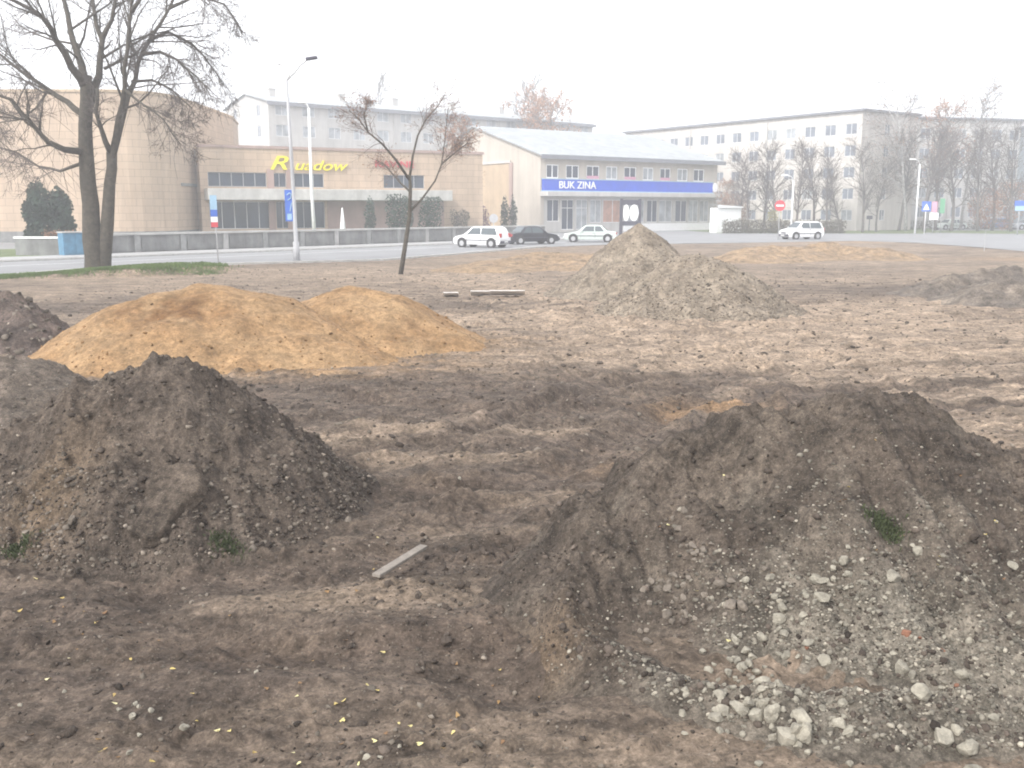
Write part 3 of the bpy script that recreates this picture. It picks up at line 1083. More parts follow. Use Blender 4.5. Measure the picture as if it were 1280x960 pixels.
def spots(hp, lst, n, seed):
    """surface points gathered round photo pixels: (px, py, spread)"""
    r = np.random.default_rng(seed)
    out = []
    while len(out) < n:
        px, py, sd = lst[r.integers(len(lst))]
        px += r.normal() * sd; py += r.normal() * sd * .7
        a, b, c = ray(px, py)
        Y = np.arange(4.2, 12, .02)
        z = EYE + c / b * Y; x = a / b * Y
        zz = np.maximum(hp.z(x, Y), terrain(x, Y)) if hp else terrain(x, Y)
        k = np.argmax(zz > z)
        if zz[k] > z[k]:
            out.append((x[k], Y[k], zz[k]))
    return np.array(out)


p = spots(near_right, [(930, 820, 25), (945, 870, 28), (900, 890, 22), (1000, 800, 28), (1030, 740, 34), (1080, 735, 30), (985, 745, 26), (960, 900, 30), (1010, 930, 28),
                       (1110, 880, 60), (1200, 870, 60), (1150, 790, 60), (1060, 920, 60), (880, 870, 20), (930, 830, 20), (950, 880, 24), (1020, 745, 30)], 200, 51)
chunks(p, pw(len(p), .020, .085, 1.6), 'pale broken concrete chunk on the lower face of the large right-hand mound', 'pale concrete chunks on the right-hand mound', 61)
p = spots(near_right, [(1132, 802, 8), (1180, 835, 30), (960, 770, 30)], 5, 59)
chunks(p, pw(len(p), .022, .04), 'small reddish brick fragment lying among the pale concrete chunks', 'brick fragments in the rubble', 69, mat('brick_fragment', (.20, .095, .06), .95, .3, 10, .6, 60), 'brick_fragment')
p = spots(near_right, [(1220, 945, 30), (1000, 925, 15), (925, 815, 10)], 9, 58)
chunks(p, pw(len(p), .06, .10), 'largest pale concrete chunk lying at the toe of the right-hand mound', 'large concrete chunks at the mound toe', 68)
p = spots(near_right, [(845, 760, 22), (830, 730, 14), (890, 770, 22), (850, 650, 14), (865, 690, 14), (800, 800, 25), (900, 745, 30), (940, 760, 30)], 80, 52)
chunks(p, pw(len(p), .022, .065), 'grey stone embedded in the dark left part of the right-hand mound', 'grey stones in the dark soil of the right-hand mound', 62, M['stone_plain'], 'stone')
p = spots(near_left, [(130, 650, 50), (60, 690, 40), (330, 620, 40), (380, 640, 40), (270, 660, 40)], 60, 53)
chunks(p, pw(len(p), .022, .06), 'grey stone lying on the front of the pointed left-hand mound', 'grey stones on the left-hand mound', 63, M['stone_plain'], 'stone')
p = spots(None, [(180, 890, 12), (478, 940, 12), (200, 930, 30), (60, 880, 60), (300, 860, 80), (577, 598, 3)], 16, 54)
chunks(p, pw(len(p), .02, .045), 'small whitish stone lying on the trampled soil in the foreground', 'whitish stones on the trampled ground', 64, None, 'stone')
p = spots(None, [(560, 770, 35), (600, 720, 35), (530, 760, 25), (620, 690, 20), (570, 700, 12)], 44, 55)
chunks(p, pw(len(p), .025, .065), 'dark earthy clod in the loose strip between plank and right-hand mound', 'earthy clods between the plank and the mound', 65, M['clod_plain'], 'clod')

# fallen leaves
leaf_me = []
for k in range(4):
    r = random.Random(40 + k)
    n = 10; v = []; f = []
    for i in range(n):
        w = 2 * math.pi * i / n
        rr = (.9 + .25 * math.cos(3 * w)) * (1 + r.uniform(-.12, .12))
        v.append((rr * math.cos(w), .62 * rr * math.sin(w), .25 * math.cos(w) ** 2 * r.uniform(.4, 1.2)))
    v.append((0, 0, -.05)); v += [(a, b, c - .03) for a, b, c in v]
    for i in range(n):
        f.append((i, (i + 1) % n, n)); f.append((n + 1 + (i + 1) % n, n + 1 + i, 2 * n + 1)); f.append((i, n + 1 + i, n + 1 + (i + 1) % n, (i + 1) % n))
    me = bpy.data.meshes.new('fallen_leaf'); me.from_pydata(v, [], f); me.materials.append(M['leaf_yellow'])
    leaf_me.append(me)


def leaves(pts, label, group, seed, lo=.010, hi=.021):
    r = random.Random(seed)
    for p in pts:
        o = bpy.data.objects.new('fallen_leaf', leaf_me[r.randrange(4)])
        COL.objects.link(o)
        s = r.uniform(lo, hi)
        o.location = (p[0], p[1], p[2] + s * .35); o.scale = (s, s, s)
        o.rotation_euler = (r.uniform(-.5, .5), r.uniform(-.5, .5), r.uniform(0, 6.28))
        tag(o, label, 'leaf', group)


p = spots(None, [(120, 850, 90), (200, 900, 120), (300, 850, 110), (400, 880, 120), (480, 900, 60), (60, 780, 60), (150, 800, 80), (360, 930, 100), (560, 690, 90), (600, 880, 70)], 95, 56)
leaves(p, 'small yellow fallen leaf on the trampled soil in the left foreground', 'yellow leaves on the trampled ground', 71)
p = spots(near_right, [(1048, 626, 4), (833, 655, 6), (1110, 590, 60), (940, 750, 60), (1000, 720, 60), (880, 640, 70), (1200, 690, 60), (1110, 555, 20), (1230, 640, 40), (990, 800, 60)], 26, 57)
leaves(p, 'small yellow fallen leaf on the slope of the right-hand mound', 'yellow leaves on the right-hand mound', 72)


# sods of grass and turf
def tuft(name, pts, n, spread, hgt, m, label, cat, kind=None, group=None, seed=3, hp=None):
    r = random.Random(seed)
    mb = MB()
    xy = []
    for q in range(n):
        c = pts[r.randrange(len(pts))]
        xy.append((c[0] + r.gauss(0, spread), c[1] + r.gauss(0, spread * .7)))
    xa = np.array(xy)
    za = hp.z(xa[:, 0], xa[:, 1]) if hp else terrain(xa[:, 0], xa[:, 1])
    for (x, y), z in zip(xy, za):
        z = float(z)
        a = r.uniform(0, 6.28); h = hgt * r.uniform(.4, 1.2); w = hgt * r.uniform(.05, .09)
        lean = hgt * r.uniform(.2, .8)
        dx, dy = math.cos(a), math.sin(a)
        mb.quad((x - dy * w, y + dx * w, z - .01), (x + dy * w, y - dx * w, z - .01), (x + dx * lean * .5, y + dy * lean * .5, z + h * .75), (x + dx * lean, y + dy * lean, z + h * .8))
    return tag(mb.build(name, m), label, cat, group, kind)


def sod(px, py, hp, label, seed, spread=.1, n=420, h=.05):
    q = spots(hp, [(px, py, .01)], 1, seed)[0]
    tuft('grass_sod', [(q[0], q[1]), (q[0] - spread * .25, q[1] + spread * .25), (q[0] - spread * .5, q[1] + spread * .5)], n, spread * .5, h, M['moss'], label, 'grass sod', None, 'sods of grass on the mounds', seed, hp)


sod(1112, 672, near_right, 'green sod of grass stuck in the slope of the right-hand mound', 81, .10)
sod(285, 690, near_left, 'green sod of grass at the foot of the pointed mound', 82, .12, 380)
sod(28, 690, near_left, 'dark green sod of grass at the left edge on the pointed mound', 83, .12, 300)
tx, ty = TREE_XY
r = random.Random(9)
tuft('grass', [(tx + a_ + .6, ty - .3 + a_ * .3 + r.uniform(-1.5, 1.2)) for a_ in [r.uniform(-4.2, 4.2) for _ in range(110)]], 12000, .35, .15, M['grass'], None, None, 'stuff', None, 10)

# the smooth slab of earth on the pointed mound
q = at(208, 620, 7.35)
pts = [(-.20, -.36), (.02, -.42), (.15, -.34), (.17, -.12), (.27, .08), (.22, .24), (.12, .37), (-.06, .36), (-.2, .3), (-.27, .12), (-.19, -.02), (-.17, -.2)]
gx, gy = np.meshgrid(np.arange(-.32, .32, .012), np.arange(-.47, .43, .012))
wob = .025 * fbm(gx / .09, gy / .09, 3, 5)
ins_ = inside_poly(gx + wob, gy + 1.4 * wob, pts)
dd, _ = dist_line(gx + wob, gy + 1.4 * wob, pts + pts[:1])
gz = np.where(ins_, .030 * sstep(0, .05, dd) + .018 * fbm(gx / .16, gy / .16, 4, 8) * sstep(0, .1, dd) - .05 * (1 - sstep(0, .03, dd)), -.06)
cc = np.array([.070, .055, .043]) * (1 + .5 * fbm(gx / .12, gy / .12, 4, 9))[..., None]
o = grid_mesh('earth_slab', gx, gy, gz, cc, M['mound_soil'], None, ins_)
zz = float(near_left.z(np.array([q[0]]), np.array([q[1]]))[0])
o.location = (q[0], q[1], zz + .015)
o.rotation_euler = (R(37), R(2), R(-12))
tag(o, 'smooth flat slab of packed grey earth on the front of the pointed mound', 'earth slab')

# planks and boards
A = ground(470, 722, .06); B = ground(530, 688, .06)
f = Fr(A, B)
z0 = float(terrain(np.array([A[0]]), np.array([A[1]]))[0]); z1 = float(terrain(np.array([B[0]]), np.array([B[1]]))[0])
mb = MB(); mb.box(0, f.L, -.036, .036, 0, .026, f)
mb.v = [(x, y, z + max(z0, z1) + .035 + (.02 if i in (1, 3, 5, 7) else 0)) for i, (x, y, z) in enumerate(mb.v)]
tag(mb.build('plank', M['wood'], bevel=.005), 'short weathered wooden plank lying on the soil between the two dark mounds', 'plank')
for (px0, px1, py, w, lb) in ((554, 573, 368, .35, 'small white board scrap lying apart on the churned soil'), (588, 612, 367, .3, 'short white board on the soil touching the longer one'),
                              (612, 656, 369, .35, 'longest white board lying on the soil, right of the other scraps')):
    A = ground(px0, py, .1); B = ground(px1, py, .1)
    f = Fr(A, B)
    zb = max(float(terrain(np.array([A[0]]), np.array([A[1]]))[0]), float(terrain(np.array([B[0]]), np.array([B[1]]))[0]))
    mb = MB(); mb.box(0, f.L, -w, w * .2, zb + .03, zb + .06, f)
    n = len(mb.v)
    mb.v = [(x, y, z - .11 * (1 if i in (2, 3, 6, 7) else 0) * -1 - (.06 if i in (0, 1, 4, 5) else 0)) for i, (x, y, z) in enumerate(mb.v)]
    tag(mb.build('board', M['whiteboard'], bevel=.006), lb, 'board', 'white boards on the soil')

# ------------------------------------------------------------------ buildings
def window_proto(w, h, mull, mframe, mglass, hor=None, t=.07):
    fr_ = MB()
    fr_.box(0, w, -.05, .03, 0, t); fr_.box(0, w, -.05, .03, h - t, h)
    fr_.box(0, t, -.048, .028, t, h - t); fr_.box(w - t, w, -.048, .028, t, h - t)
    for k in range(1, mull + 1):
        x = w * k / (mull + 1)
        fr_.box(x - t / 2, x + t / 2, -.046, .026, t, h - t)
    if hor:
        fr_.box(t, w - t, -.044, .024, h * hor - t / 2, h * hor + t / 2)
    a = fr_.build('window', mframe)
    pn = MB(); pn.box(t * .5, w - t * .5, -.012, .012, t * .5, h - t * .5)
    b = pn.build('pane', mglass, a)
    return a


def put_window(proto, parent, fr, a, b, c, glass=None, first=False):
    o = proto if first else copy_tree(proto)
    o.parent = parent
    p = fr.p(a, b, c)
    o.matrix_local = Matrix.Translation(Vector(p) - parent.location) @ Matrix.Rotation(fr.ang(), 4, 'Z')
    if glass is not None:
        s = o.children[0].material_slots[0]; s.link = 'OBJECT'; s.material = glass
    return o


def root_at(name, fr, label, cat, group=None):
    # roots keep the world origin's axes so that parts can be built in world metres
    return empty(name, (0, 0, 0), 0, label, cat, group)


def apartment(A, B, depth, H, rise, floors, cols, label, wallm, sidem, zfirst=1.3, fh=2.75, wsz=(1.5, 1.45), first_row=0, roofm='roof', edge='roof_dark', side='L', chim=6, seed=1, side_cols=2):
    r = random.Random(seed)
    fr = Fr(A, B)
    t = root_at('apartment_block', fr, label, 'building', 'apartment blocks in the background')
    w, h = wsz
    holes = []
    pitch = fr.L / cols
    for j in range(first_row, floors):
        for i in range(cols):
            holes.append((pitch * (i + .5) - w / 2, pitch * (i + .5) + w / 2, zfirst + fh * j, zfirst + fh * j + h))
    mb = MB()
    wall_holes(mb, fr, 0, fr.L, -.1, H, holes)
    # the visible end wall, and the two others
    fe = Fr(fr.p(0, -depth, 0)[:2], fr.p(0, 0, 0)[:2]) if side == 'L' else Fr(fr.p(fr.L, 0, 0)[:2], fr.p(fr.L, -depth, 0)[:2])
    eh = []
    if side_cols:
        for j in range(first_row, floors):
            for i in range(side_cols):
                c = fe.L * (i + .5 + (0.05 if i else -.05)) / side_cols
                eh.append((c - .55, c + .55, zfirst + fh * j, zfirst + fh * j + h))
    wall_holes(mb, fe, 0, fe.L, -.1, H, eh)
    fo = Fr(fr.p(fr.L, 0, 0)[:2], fr.p(fr.L, -depth, 0)[:2]) if side == 'L' else Fr(fr.p(0, -depth, 0)[:2], fr.p(0, 0, 0)[:2])
    mb.quad(fo.p(0, 0, -.1), fo.p(fo.L, 0, -.1), fo.p(fo.L, 0, H), fo.p(0, 0, H))
    mb.quad(fr.p(fr.L, -depth, -.1), fr.p(0, -depth, -.1), fr.p(0, -depth, H), fr.p(fr.L, -depth, H))
    if rise:
        for a in (0, fr.L):
            mb.quad(fr.p(a, 0, H), fr.p(a, -depth, H), fr.p(a, -depth / 2, H + rise))
    mb.build('wall', wallm, t)
    rb = MB()
    if rise:
        ov = .5
        k = rise / (depth / 2)
        for s in (0, 1):
            b0 = ov if s == 0 else -depth - ov
            rb.quad(fr.p(-.3, b0, H - k * ov + .06), fr.p(fr.L + .3, b0, H - k * ov + .06), fr.p(fr.L + .3, -depth / 2, H + rise + .06), fr.p(-.3, -depth / 2, H + rise + .06))
            rb.quad(fr.p(-.3, b0, H - k * ov - .12), fr.p(fr.L + .3, b0, H - k * ov - .12), fr.p(fr.L + .3, -depth / 2, H + rise - .1), fr.p(-.3, -depth / 2, H + rise - .1))
            rb.quad(fr.p(-.3, b0, H - k * ov - .12), fr.p(fr.L + .3, b0, H - k * ov - .12), fr.p(fr.L + .3, b0, H - k * ov + .06), fr.p(-.3, b0, H - k * ov + .06))
    else:
        rb.box(-.35, fr.L + .35, -depth - .35, .45, H + .002, H + .28, fr)
    rf = rb.build('roof', M[roofm], t)
    if rise:
        eb = MB(); eb.box(-.35, fr.L + .35, .52, .62, H - .55, H - .05, fr); eb.build('gutter', M[edge], t)
    for i in range(chim):
        a = fr.L * (i + .5 + r.uniform(-.2, .2)) / chim
        cb = MB(); zc = H + rise
        cb.box(a - .5, a + .5, -depth / 2 - .4, -depth / 2 + .4, zc - .5, zc + 1.0, fr); cb.box(a - .6, a + .6, -depth / 2 - .5, -depth / 2 + .5, zc + 1.0, zc + 1.15, fr)
        cb.build('chimney', M['plaster_grey'], rf)
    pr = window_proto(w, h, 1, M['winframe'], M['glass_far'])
    first = True
    for q in holes:
        put_window(pr, t, fr, q[0], -.1, q[2], M['curtain'] if r.random() < .12 else None, first); first = False
    if eh:
        pr2 = window_proto(1.1, h, 1, M['winframe'], M['glass_far'])
        first = True
        for q in eh:
            put_window(pr2, t, fe, q[0], -.1, q[2], None, first); first = False
    # rain pipes
    for a in (fr.L * .33, fr.L * .66):
        pb = MB(); pb.tube([fr.p(a, .1, .2), fr.p(a, .1, H - .2)], .07, 6); pb.build('rain_pipe', M['plaster_grey'], t)
    return t, fr


# block behind the low foyer, gabled
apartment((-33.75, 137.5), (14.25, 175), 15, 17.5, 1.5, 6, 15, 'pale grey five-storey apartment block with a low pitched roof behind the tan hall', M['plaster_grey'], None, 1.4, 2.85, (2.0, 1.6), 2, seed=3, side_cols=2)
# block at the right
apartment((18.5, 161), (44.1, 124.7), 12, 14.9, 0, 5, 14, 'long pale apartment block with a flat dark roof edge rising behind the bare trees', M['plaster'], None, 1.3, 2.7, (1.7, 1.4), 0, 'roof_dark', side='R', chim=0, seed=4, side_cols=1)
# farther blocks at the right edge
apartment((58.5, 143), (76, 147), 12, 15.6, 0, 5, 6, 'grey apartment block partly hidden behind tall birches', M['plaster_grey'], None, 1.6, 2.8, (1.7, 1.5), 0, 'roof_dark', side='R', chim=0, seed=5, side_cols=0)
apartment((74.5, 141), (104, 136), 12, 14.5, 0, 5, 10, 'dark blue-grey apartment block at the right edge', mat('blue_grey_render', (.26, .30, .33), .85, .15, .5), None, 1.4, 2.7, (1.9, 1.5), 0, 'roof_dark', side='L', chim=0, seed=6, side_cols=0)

# --- the tan hall with its rounded corner
t = empty('hall_building', (0, 0, 0), 0, 'windowless tan stone hall with a rounded corner behind the big bare tree', 'building')
H = 12.1
out = [(-85, 81.0), (-60, 81.0), (-45, 81.0), (-33.5, 81.0)]
for k in range(1, 9):
    w = math.pi / 2 * k / 8
    out.append((-33.5 + 4.6 * math.sin(w), 85.6 - 4.6 * math.cos(w)))
out += [(-29.0, 96), (-29.3, 104), (-31, 112)]
full = out + [(-85, 112)]
mb = MB()
for i in range(len(full)):
    p, q = full[i], full[(i + 1) % len(full)]
    mb.quad((*p, -.1), (*q, -.1), (*q, H), (*p, H))
mb.f.append(tuple(range(len(mb.v), len(mb.v) + len(full)))); mb.v += [(*p, H) for p in full]
o = mb.build('wall', M['hall_wall'], t); uv_wall(o)
mb = MB()
for i in range(len(out) - 1):
    f = Fr(out[i], out[i + 1])
    mb.box(-.02, f.L + .02, -.35, .10, H + .003, H + .22, f)
mb.build('coping', M['brick_yellow'], t)
mb = MB()
for i in range(len(out) - 1):
    f = Fr(out[i], out[i + 1])
    mb.box(-.01, f.L + .01, 0.003, .08, .0, .9, f)
mb.build('plinth', M['concrete'], t)
mb = MB()
for i in range(len(out) - 4, len(out) - 1):
    f = Fr(out[i], out[i + 1]); mb.box(-.01, f.L + .01, .003, .12, 4.75, 5.0, f)
mb.build('ledge', M['concrete'], t)

# --- low foyer with canopy
ff = Fr((-28.0, 88.0), (-3.0, 100.2))
t = empty('foyer_building', (0, 0, 0), 0, 'low tan foyer with dark glazing and a long grey canopy, carrying yellow lettering', 'building')
HF = 8.2
zz = lambda py: ff.z(300, py)
holes_px = [(268, 340, 217.5, 236), (347, 364, 217.5, 236), (372, 410, 218, 236), (483, 533, 220, 238), (268, 344, 251, 284), (350, 366, 251, 284), (371, 410, 251, 284)]
holes = []
for a, b, c, d in holes_px:
    up = c < 240
    holes.append((ff.u(a), ff.u(b), (4.75 if up else .95), (6.05 if up else 3.45)))
mb = MB()
wall_holes(mb, ff, 0, ff.L, -.1, HF, holes, 0, .35)
mb.quad(ff.p(0, 0, HF), ff.p(ff.L, 0, HF), ff.p(ff.L, -14, HF), ff.p(0, -14, HF))
mb.quad(ff.p(ff.L, 0, -.1), ff.p(ff.L, -14, -.1), ff.p(ff.L, -14, HF), ff.p(ff.L, 0, HF))
mb.quad(ff.p(0, 0, -.1), ff.p(0, -14, -.1), ff.p(0, -14, HF), ff.p(0, 0, HF))
o = mb.build('wall', M['hall_wall'], t); uv_wall(o)
mb = MB(); mb.box(-.1, ff.L + .1, -.3, .12, HF + .002, HF + .25, ff); mb.build('coping', M['pinkwall'], t)
mb = MB(); mb.box(.3, ff.u(556), .004, 2.4, 3.55, 4.55, ff); mb.build('canopy', M['concrete_pale'], t, bevel=.04)
mb = MB()
u0, u1 = ff.u(413), ff.u(556)
mb.box(u0, u1, .003, .10, .2, 3.5, ff); mb.build('lower_wall', M['pinkwall'], t)
for i, q in enumerate(holes):
    w, h = q[1] - q[0], q[3] - q[2]
    pr = window_proto(w, h, max(1, int(w / 1.3)), M['galv'] if i != 4 else M['winframe'], M['glass_dark'], None, .06)
    put_window(pr, t, ff, q[0], -.2, q[2], None, True)
for px in (344.5, 367.5):
    mb = MB(); a = ff.u(px); mb.box(a - .3, a + .3, .003, .16, .2, 3.54, ff); mb.build('pillar', M['pinkwall'], t)
    mb = MB(); mb.box(a - .3, a + .3, .003, .16, 4.56, 6.4, ff); mb.build('pillar', M['pinkwall'], t)


def text(name, s, size, m, fr, a, b, c, parent=None, ext=.06, shear=0.0, sx=1.0):
    cu = bpy.data.curves.new(name, 'FONT')
    cu.body = s; cu.size = size; cu.extrude = ext; cu.shear = shear; cu.offset = size * .008
    cu.materials.append(m)
    o = bpy.data.objects.new(name, cu); COL.objects.link(o)
    o.matrix_world = Matrix.Translation(fr.p(a, b, c)) @ Matrix.Rotation(fr.ang(), 4, 'Z') @ Matrix.Rotation(math.pi / 2, 4, 'X') @ Matrix.Diagonal((sx, 1, 1, 1))
    bpy.context.view_layer.update()
    me = bpy.data.meshes.new_from_object(o)
    mw = o.matrix_world.copy()
    bpy.data.objects.remove(o)
    me.transform(mw)
    o = link_mesh(name, me, None, parent)
    return o


sg = empty('wall_sign', (0, 0, 0), 0, 'yellow script lettering with a tall first letter on the foyer fascia', 'sign')
a = ff.u(342)
text('letter', 'R', 1.8, M['yellow'], ff, a, .12, 6.35, sg, .07, .35, 1.6)
text('lettering', 'uadow', 1.3, M['yellow'], ff, a + 2.35, .12, 6.35, sg, .07, .35, 1.4)
sg = empty('wall_sign', (0, 0, 0), 0, 'row of small dark red letters on the foyer wall behind the slim tree', 'sign')
text('lettering', 'KAVINE', .9, M['red'], ff, ff.u(472), .12, 6.75, sg, .05, 0, 1.3)

# --- the two-storey shop with the blue fascia
sf = Fr((3.35, 115.0), (27.6, 132.0))
t = empty('shop_building', (0, 0, 0), 0, 'two-storey pale shop with a shallow grey roof and a bright blue fascia', 'building')
HE, RISE, DEP = 9.15, 4.0, 28.0
wu = sf.L / 9
holes = []
pxw = [(682, 697), (706, 722), (731, 747), (755, 769), (777, 792), (800, 813), (821, 834), (842, 855), (862, 875)]
for a, b in pxw:
    holes.append((sf.u(a), sf.u(b), 6.35, 7.95))
low = [(683, 698, 1.3, 3.9), (701, 716, .3, 3.9), (719, 733, .3, 3.9), (736, 750, 1.1, 3.9), (752, 776, 1.1, 3.9), (780, 803, 1.1, 3.9), (806, 819, 1.1, 3.9), (821, 837, 1.1, 3.9), (841, 855, 1.1, 3.9), (857, 869, 1.1, 3.9), (871, 882, 1.1, 3.9)]
lowh = [(sf.u(a), sf.u(b), c, d) for a, b, c, d in low]
mb = MB()
wall_holes(mb, sf, 0, sf.L, -.1, HE, holes + lowh, 0, .25)
mb.quad(sf.p(sf.L, 0, -.1), sf.p(sf.L, -DEP, -.1), sf.p(sf.L, -DEP, HE), sf.p(sf.L, -DEP / 2, HE + RISE), sf.p(sf.L, 0, HE))
mb.quad(sf.p(sf.L, -DEP, -.1), sf.p(0, -DEP, -.1), sf.p(0, -DEP, HE), sf.p(sf.L, -DEP, HE))
mb.quad(sf.p(0, -DEP, -.1), sf.p(0, 0, -.1), sf.p(0, 0, HE), sf.p(0, -DEP / 2, HE + RISE), sf.p(0, -DEP, HE))
mb.build('wall', M['plaster_warm'], t)
mb = MB(); wall_holes(mb, sf, sf.u(679), sf.L - .1, .02, 4.24, [(q[0] - .02, q[1] + .02, q[2], q[3]) for q in lowh], .03, .03); mb.build('shopfront', M['plaster_grey'], t)
# recessed-looking brick field on the gable wall (stands a little proud as cladding)
gf = Fr(sf.p(0, -DEP, 0)[:2], sf.p(0, 0, 0)[:2])
mb = MB(); mb.box(1.0, gf.L - 6.2, .003, .08, .3, 8.3, gf); mb.build('brick_panel', M['brick_yellow'], t)
mb = MB(); mb.box(.8, gf.L - 6.0, .003, .22, 8.302, 8.6, gf); mb.build('ledge', M['plaster'], t)
mb = MB(); mb.box(gf.L - 6.19, gf.L - 5.6, .003, .2, .2, 8.3, gf); mb.build('pilaster', M['pinkwall'], t)
rb = MB()
k = RISE / (DEP / 2); ov = .8
for s in (0, 1):
    b0 = ov if s == 0 else -DEP - ov
    ze = HE - k * ov
    for dz in (.08, -.08):
        rb.quad(sf.p(-.5, b0, ze + dz), sf.p(sf.L + .6, b0, ze + dz), sf.p(sf.L + .6, -DEP / 2, HE + RISE + dz), sf.p(-.5, -DEP / 2, HE + RISE + dz))
    rb.quad(sf.p(-.5, b0, ze - .08), sf.p(sf.L + .6, b0, ze - .08), sf.p(sf.L + .6, b0, ze + .08), sf.p(-.5, b0, ze + .08))
    for e in (-.5, sf.L + .6):
        rb.quad(sf.p(e, b0, ze - .08), sf.p(e, -DEP / 2, HE + RISE - .08), sf.p(e, -DEP / 2, HE + RISE + .08), sf.p(e, b0, ze + .08))
for i in range(1, 20):                                   # standing seams
    a = sf.L * i / 20
    rb.quad(sf.p(a - .05, ov, HE - k * ov + .15), sf.p(a + .05, ov, HE - k * ov + .15), sf.p(a + .05, -DEP / 2, HE + RISE + .15), sf.p(a - .05, -DEP / 2, HE + RISE + .15))
rb.build('roof', M['roof'], t)
mb = MB(); mb.box(-.5, sf.L + .6, .82, .95, HE - .62, HE - .12, sf); mb.build('gutter', M['roof_dark'], t)
r = random.Random(5)
for i, q in enumerate(holes):
    w = q[1] - q[0]
    pr = window_proto(w, 1.6, 1, M['signwhite'], M['glass'] if i < 2 else (M['curtain'] if i % 2 else M['glass']), None, .13)
    put_window(pr, t, sf, q[0], -.12, q[2], None, True)
    if i in (2, 4, 6):
        mb = MB(); mb.box(q[0] + .1, q[1] - .1, -.05, .0, q[2] + .05, q[2] + .4, sf); mb.build('window_panel', M['pink'], t)
for i, q in enumerate(lowh):
    w = q[1] - q[0]; h = q[3] - q[2]
    pr = window_proto(w, h, 1, M['winframe'], M['orangeposter'] if i == 4 else (M['glass'] if i in (0, 1, 6, 8) else M['curtain']), .72 if i in (1, 2) else None, .09)
    put_window(pr, t, sf, q[0], -.12, q[2], None, True)
    if i in (1, 2): pr.name = 'door'
mb = MB(); mb.box(-.1, sf.L + .1, .004, 1.5, 4.25, 4.8, sf); mb.build('canopy', M['plaster_grey'], t, bevel=.05)
mb = MB(); mb.box(.2, sf.L - .05, .003, .05, .3, 1.05, sf)
mb = MB(); mb.box(sf.u(777), sf.L - .1, .003, .12, 0, .95, sf); mb.build('plinth', M['signwhite'], t)

sg = empty('shop_sign', (0, 0, 0), 0, 'long bright blue fascia sign with white lettering across the shop front', 'sign')
mb = MB(); mb.box(.15, sf.u(884), .06, .3, 4.93, 6.22, sf); mb.build('panel', M['storeblue'], sg)
mb = MB(); mb.box(.1, sf.u(885), .03, .34, 4.82, 4.926, sf); mb.box(.1, sf.u(885), .03, .34, 6.224, 6.3, sf); mb.build('sign_trim', M['paleblue'], sg)
a = sf.u(695)
text('lettering', 'BUK ZINA', 1.2, M['signwhite'], sf, a, .36, 5.2, sg, .04, 0, 1.05)
mb = MB(); mb.disc(sf.p(sf.u(886.5), .33, 5.6), (sf.n.x, sf.n.y, 0), .45, .08, 20, .62); mb.build('emblem', M['signwhite'], sg)

# white low annex to the right of the shop
t = empty('annex_building', (0, 0, 0), 0, 'low white flat shed between the shop and the brown hedge', 'building')
af = Fr(at(896, 280, 115)[:2], at(926, 280, 117)[:2])
mb = MB(); mb.box(0, af.L, -1.2, 0, 0, 2.9, af); mb.build('wall', M['signwhite'], t)
mb = MB(); mb.quad(af.p(-.15, .2, 3.26), af.p(af.L + .15, .2, 3.06), af.p(af.L + .15, -1.4, 3.06), af.p(-.15, -1.4, 3.26)); mb.quad(af.p(-.15, .2, 2.9), af.p(af.L + .15, .2, 2.9), af.p(af.L + .15, .2, 3.06), af.p(-.15, .2, 3.26))
mb.build('roof', M['signwhite'], t)

# --- the concrete parapet along the street
t = empty('parapet_wall', (0, 0, 0), 0, 'long grey concrete parapet wall with a pale capping along the street', 'wall')
n = 14
for i in range(n):
    mb = MB(); a0, a1 = wf.L * i / n, wf.L * (i + 1) / n
    mb.box(a0 + .36, a1, -.12, .08, -.1, 1.15, wf)
    mb.box(a0 + .5, a1 - .14, .081, .11, .2, 1.0, wf)
    mb.build('panel', M['concrete'], t)
    mb = MB(); mb.box(a0, a0 + .355, -.15, .16, -.1, 1.17, wf); mb.build('post', mat('post_concrete_%d' % i, (.27, .27, .265) if i % 3 else (.38, .37, .36), .9, .2, 2), t)
mb = MB(); mb.box(-.1, wf.L + .1, -.2, .22, 1.175, 1.30, wf); mb.build('capping', M['concrete_pale'], t)
# lower wall stub at the left
lf = Fr(ground(20, 319.5), ground(74, 319.5))
t = empty('parapet_wall', (0, 0, 0), 0, 'short low grey wall with a white capping left of the blue panel', 'wall')
mb = MB(); mb.box(0, lf.L, -.25, 0, -.1, 1.0, lf); mb.build('panel', M['concrete'], t)
mb = MB(); mb.box(-.05, lf.L + .05, -.3, .06, 1.003, 1.12, lf); mb.build('capping', M['signwhite'], t)
# blue sheet container behind the trunk
bf = Fr(ground(80, 322), ground(110, 321))
t = empty('utility_box', (bf.p(.7, -.4, 0)[0], bf.p(.7, -.4, 0)[1], 0), bf.ang(), 'blue metal box standing at the wall beside the big trunk', 'utility box')
w = bf.L / 2
mb = MB(); mb.box(-w, w, -.4, .4, .12, 1.38); mb.build('cabinet', M['bluepanel'], t, bevel=.02)
mb = MB(); mb.box(-w - .05, w + .05, -.45, .45, 1.383, 1.45); mb.build('lid', M['concrete_pale'], t, bevel=.01)
mb = MB(); mb.box(-w + .08, -.03, -.42, -.403, .25, 1.28); mb.build('door', M['bluepanel'], t)
mb = MB(); mb.box(.03, w - .08, -.42, -.403, .25, 1.28); mb.build('door', M['bluepanel'], t)
mb = MB(); mb.box(-w + .05, w - .05, -.35, .35, 0, .12); mb.build('base', M['concrete'], t)

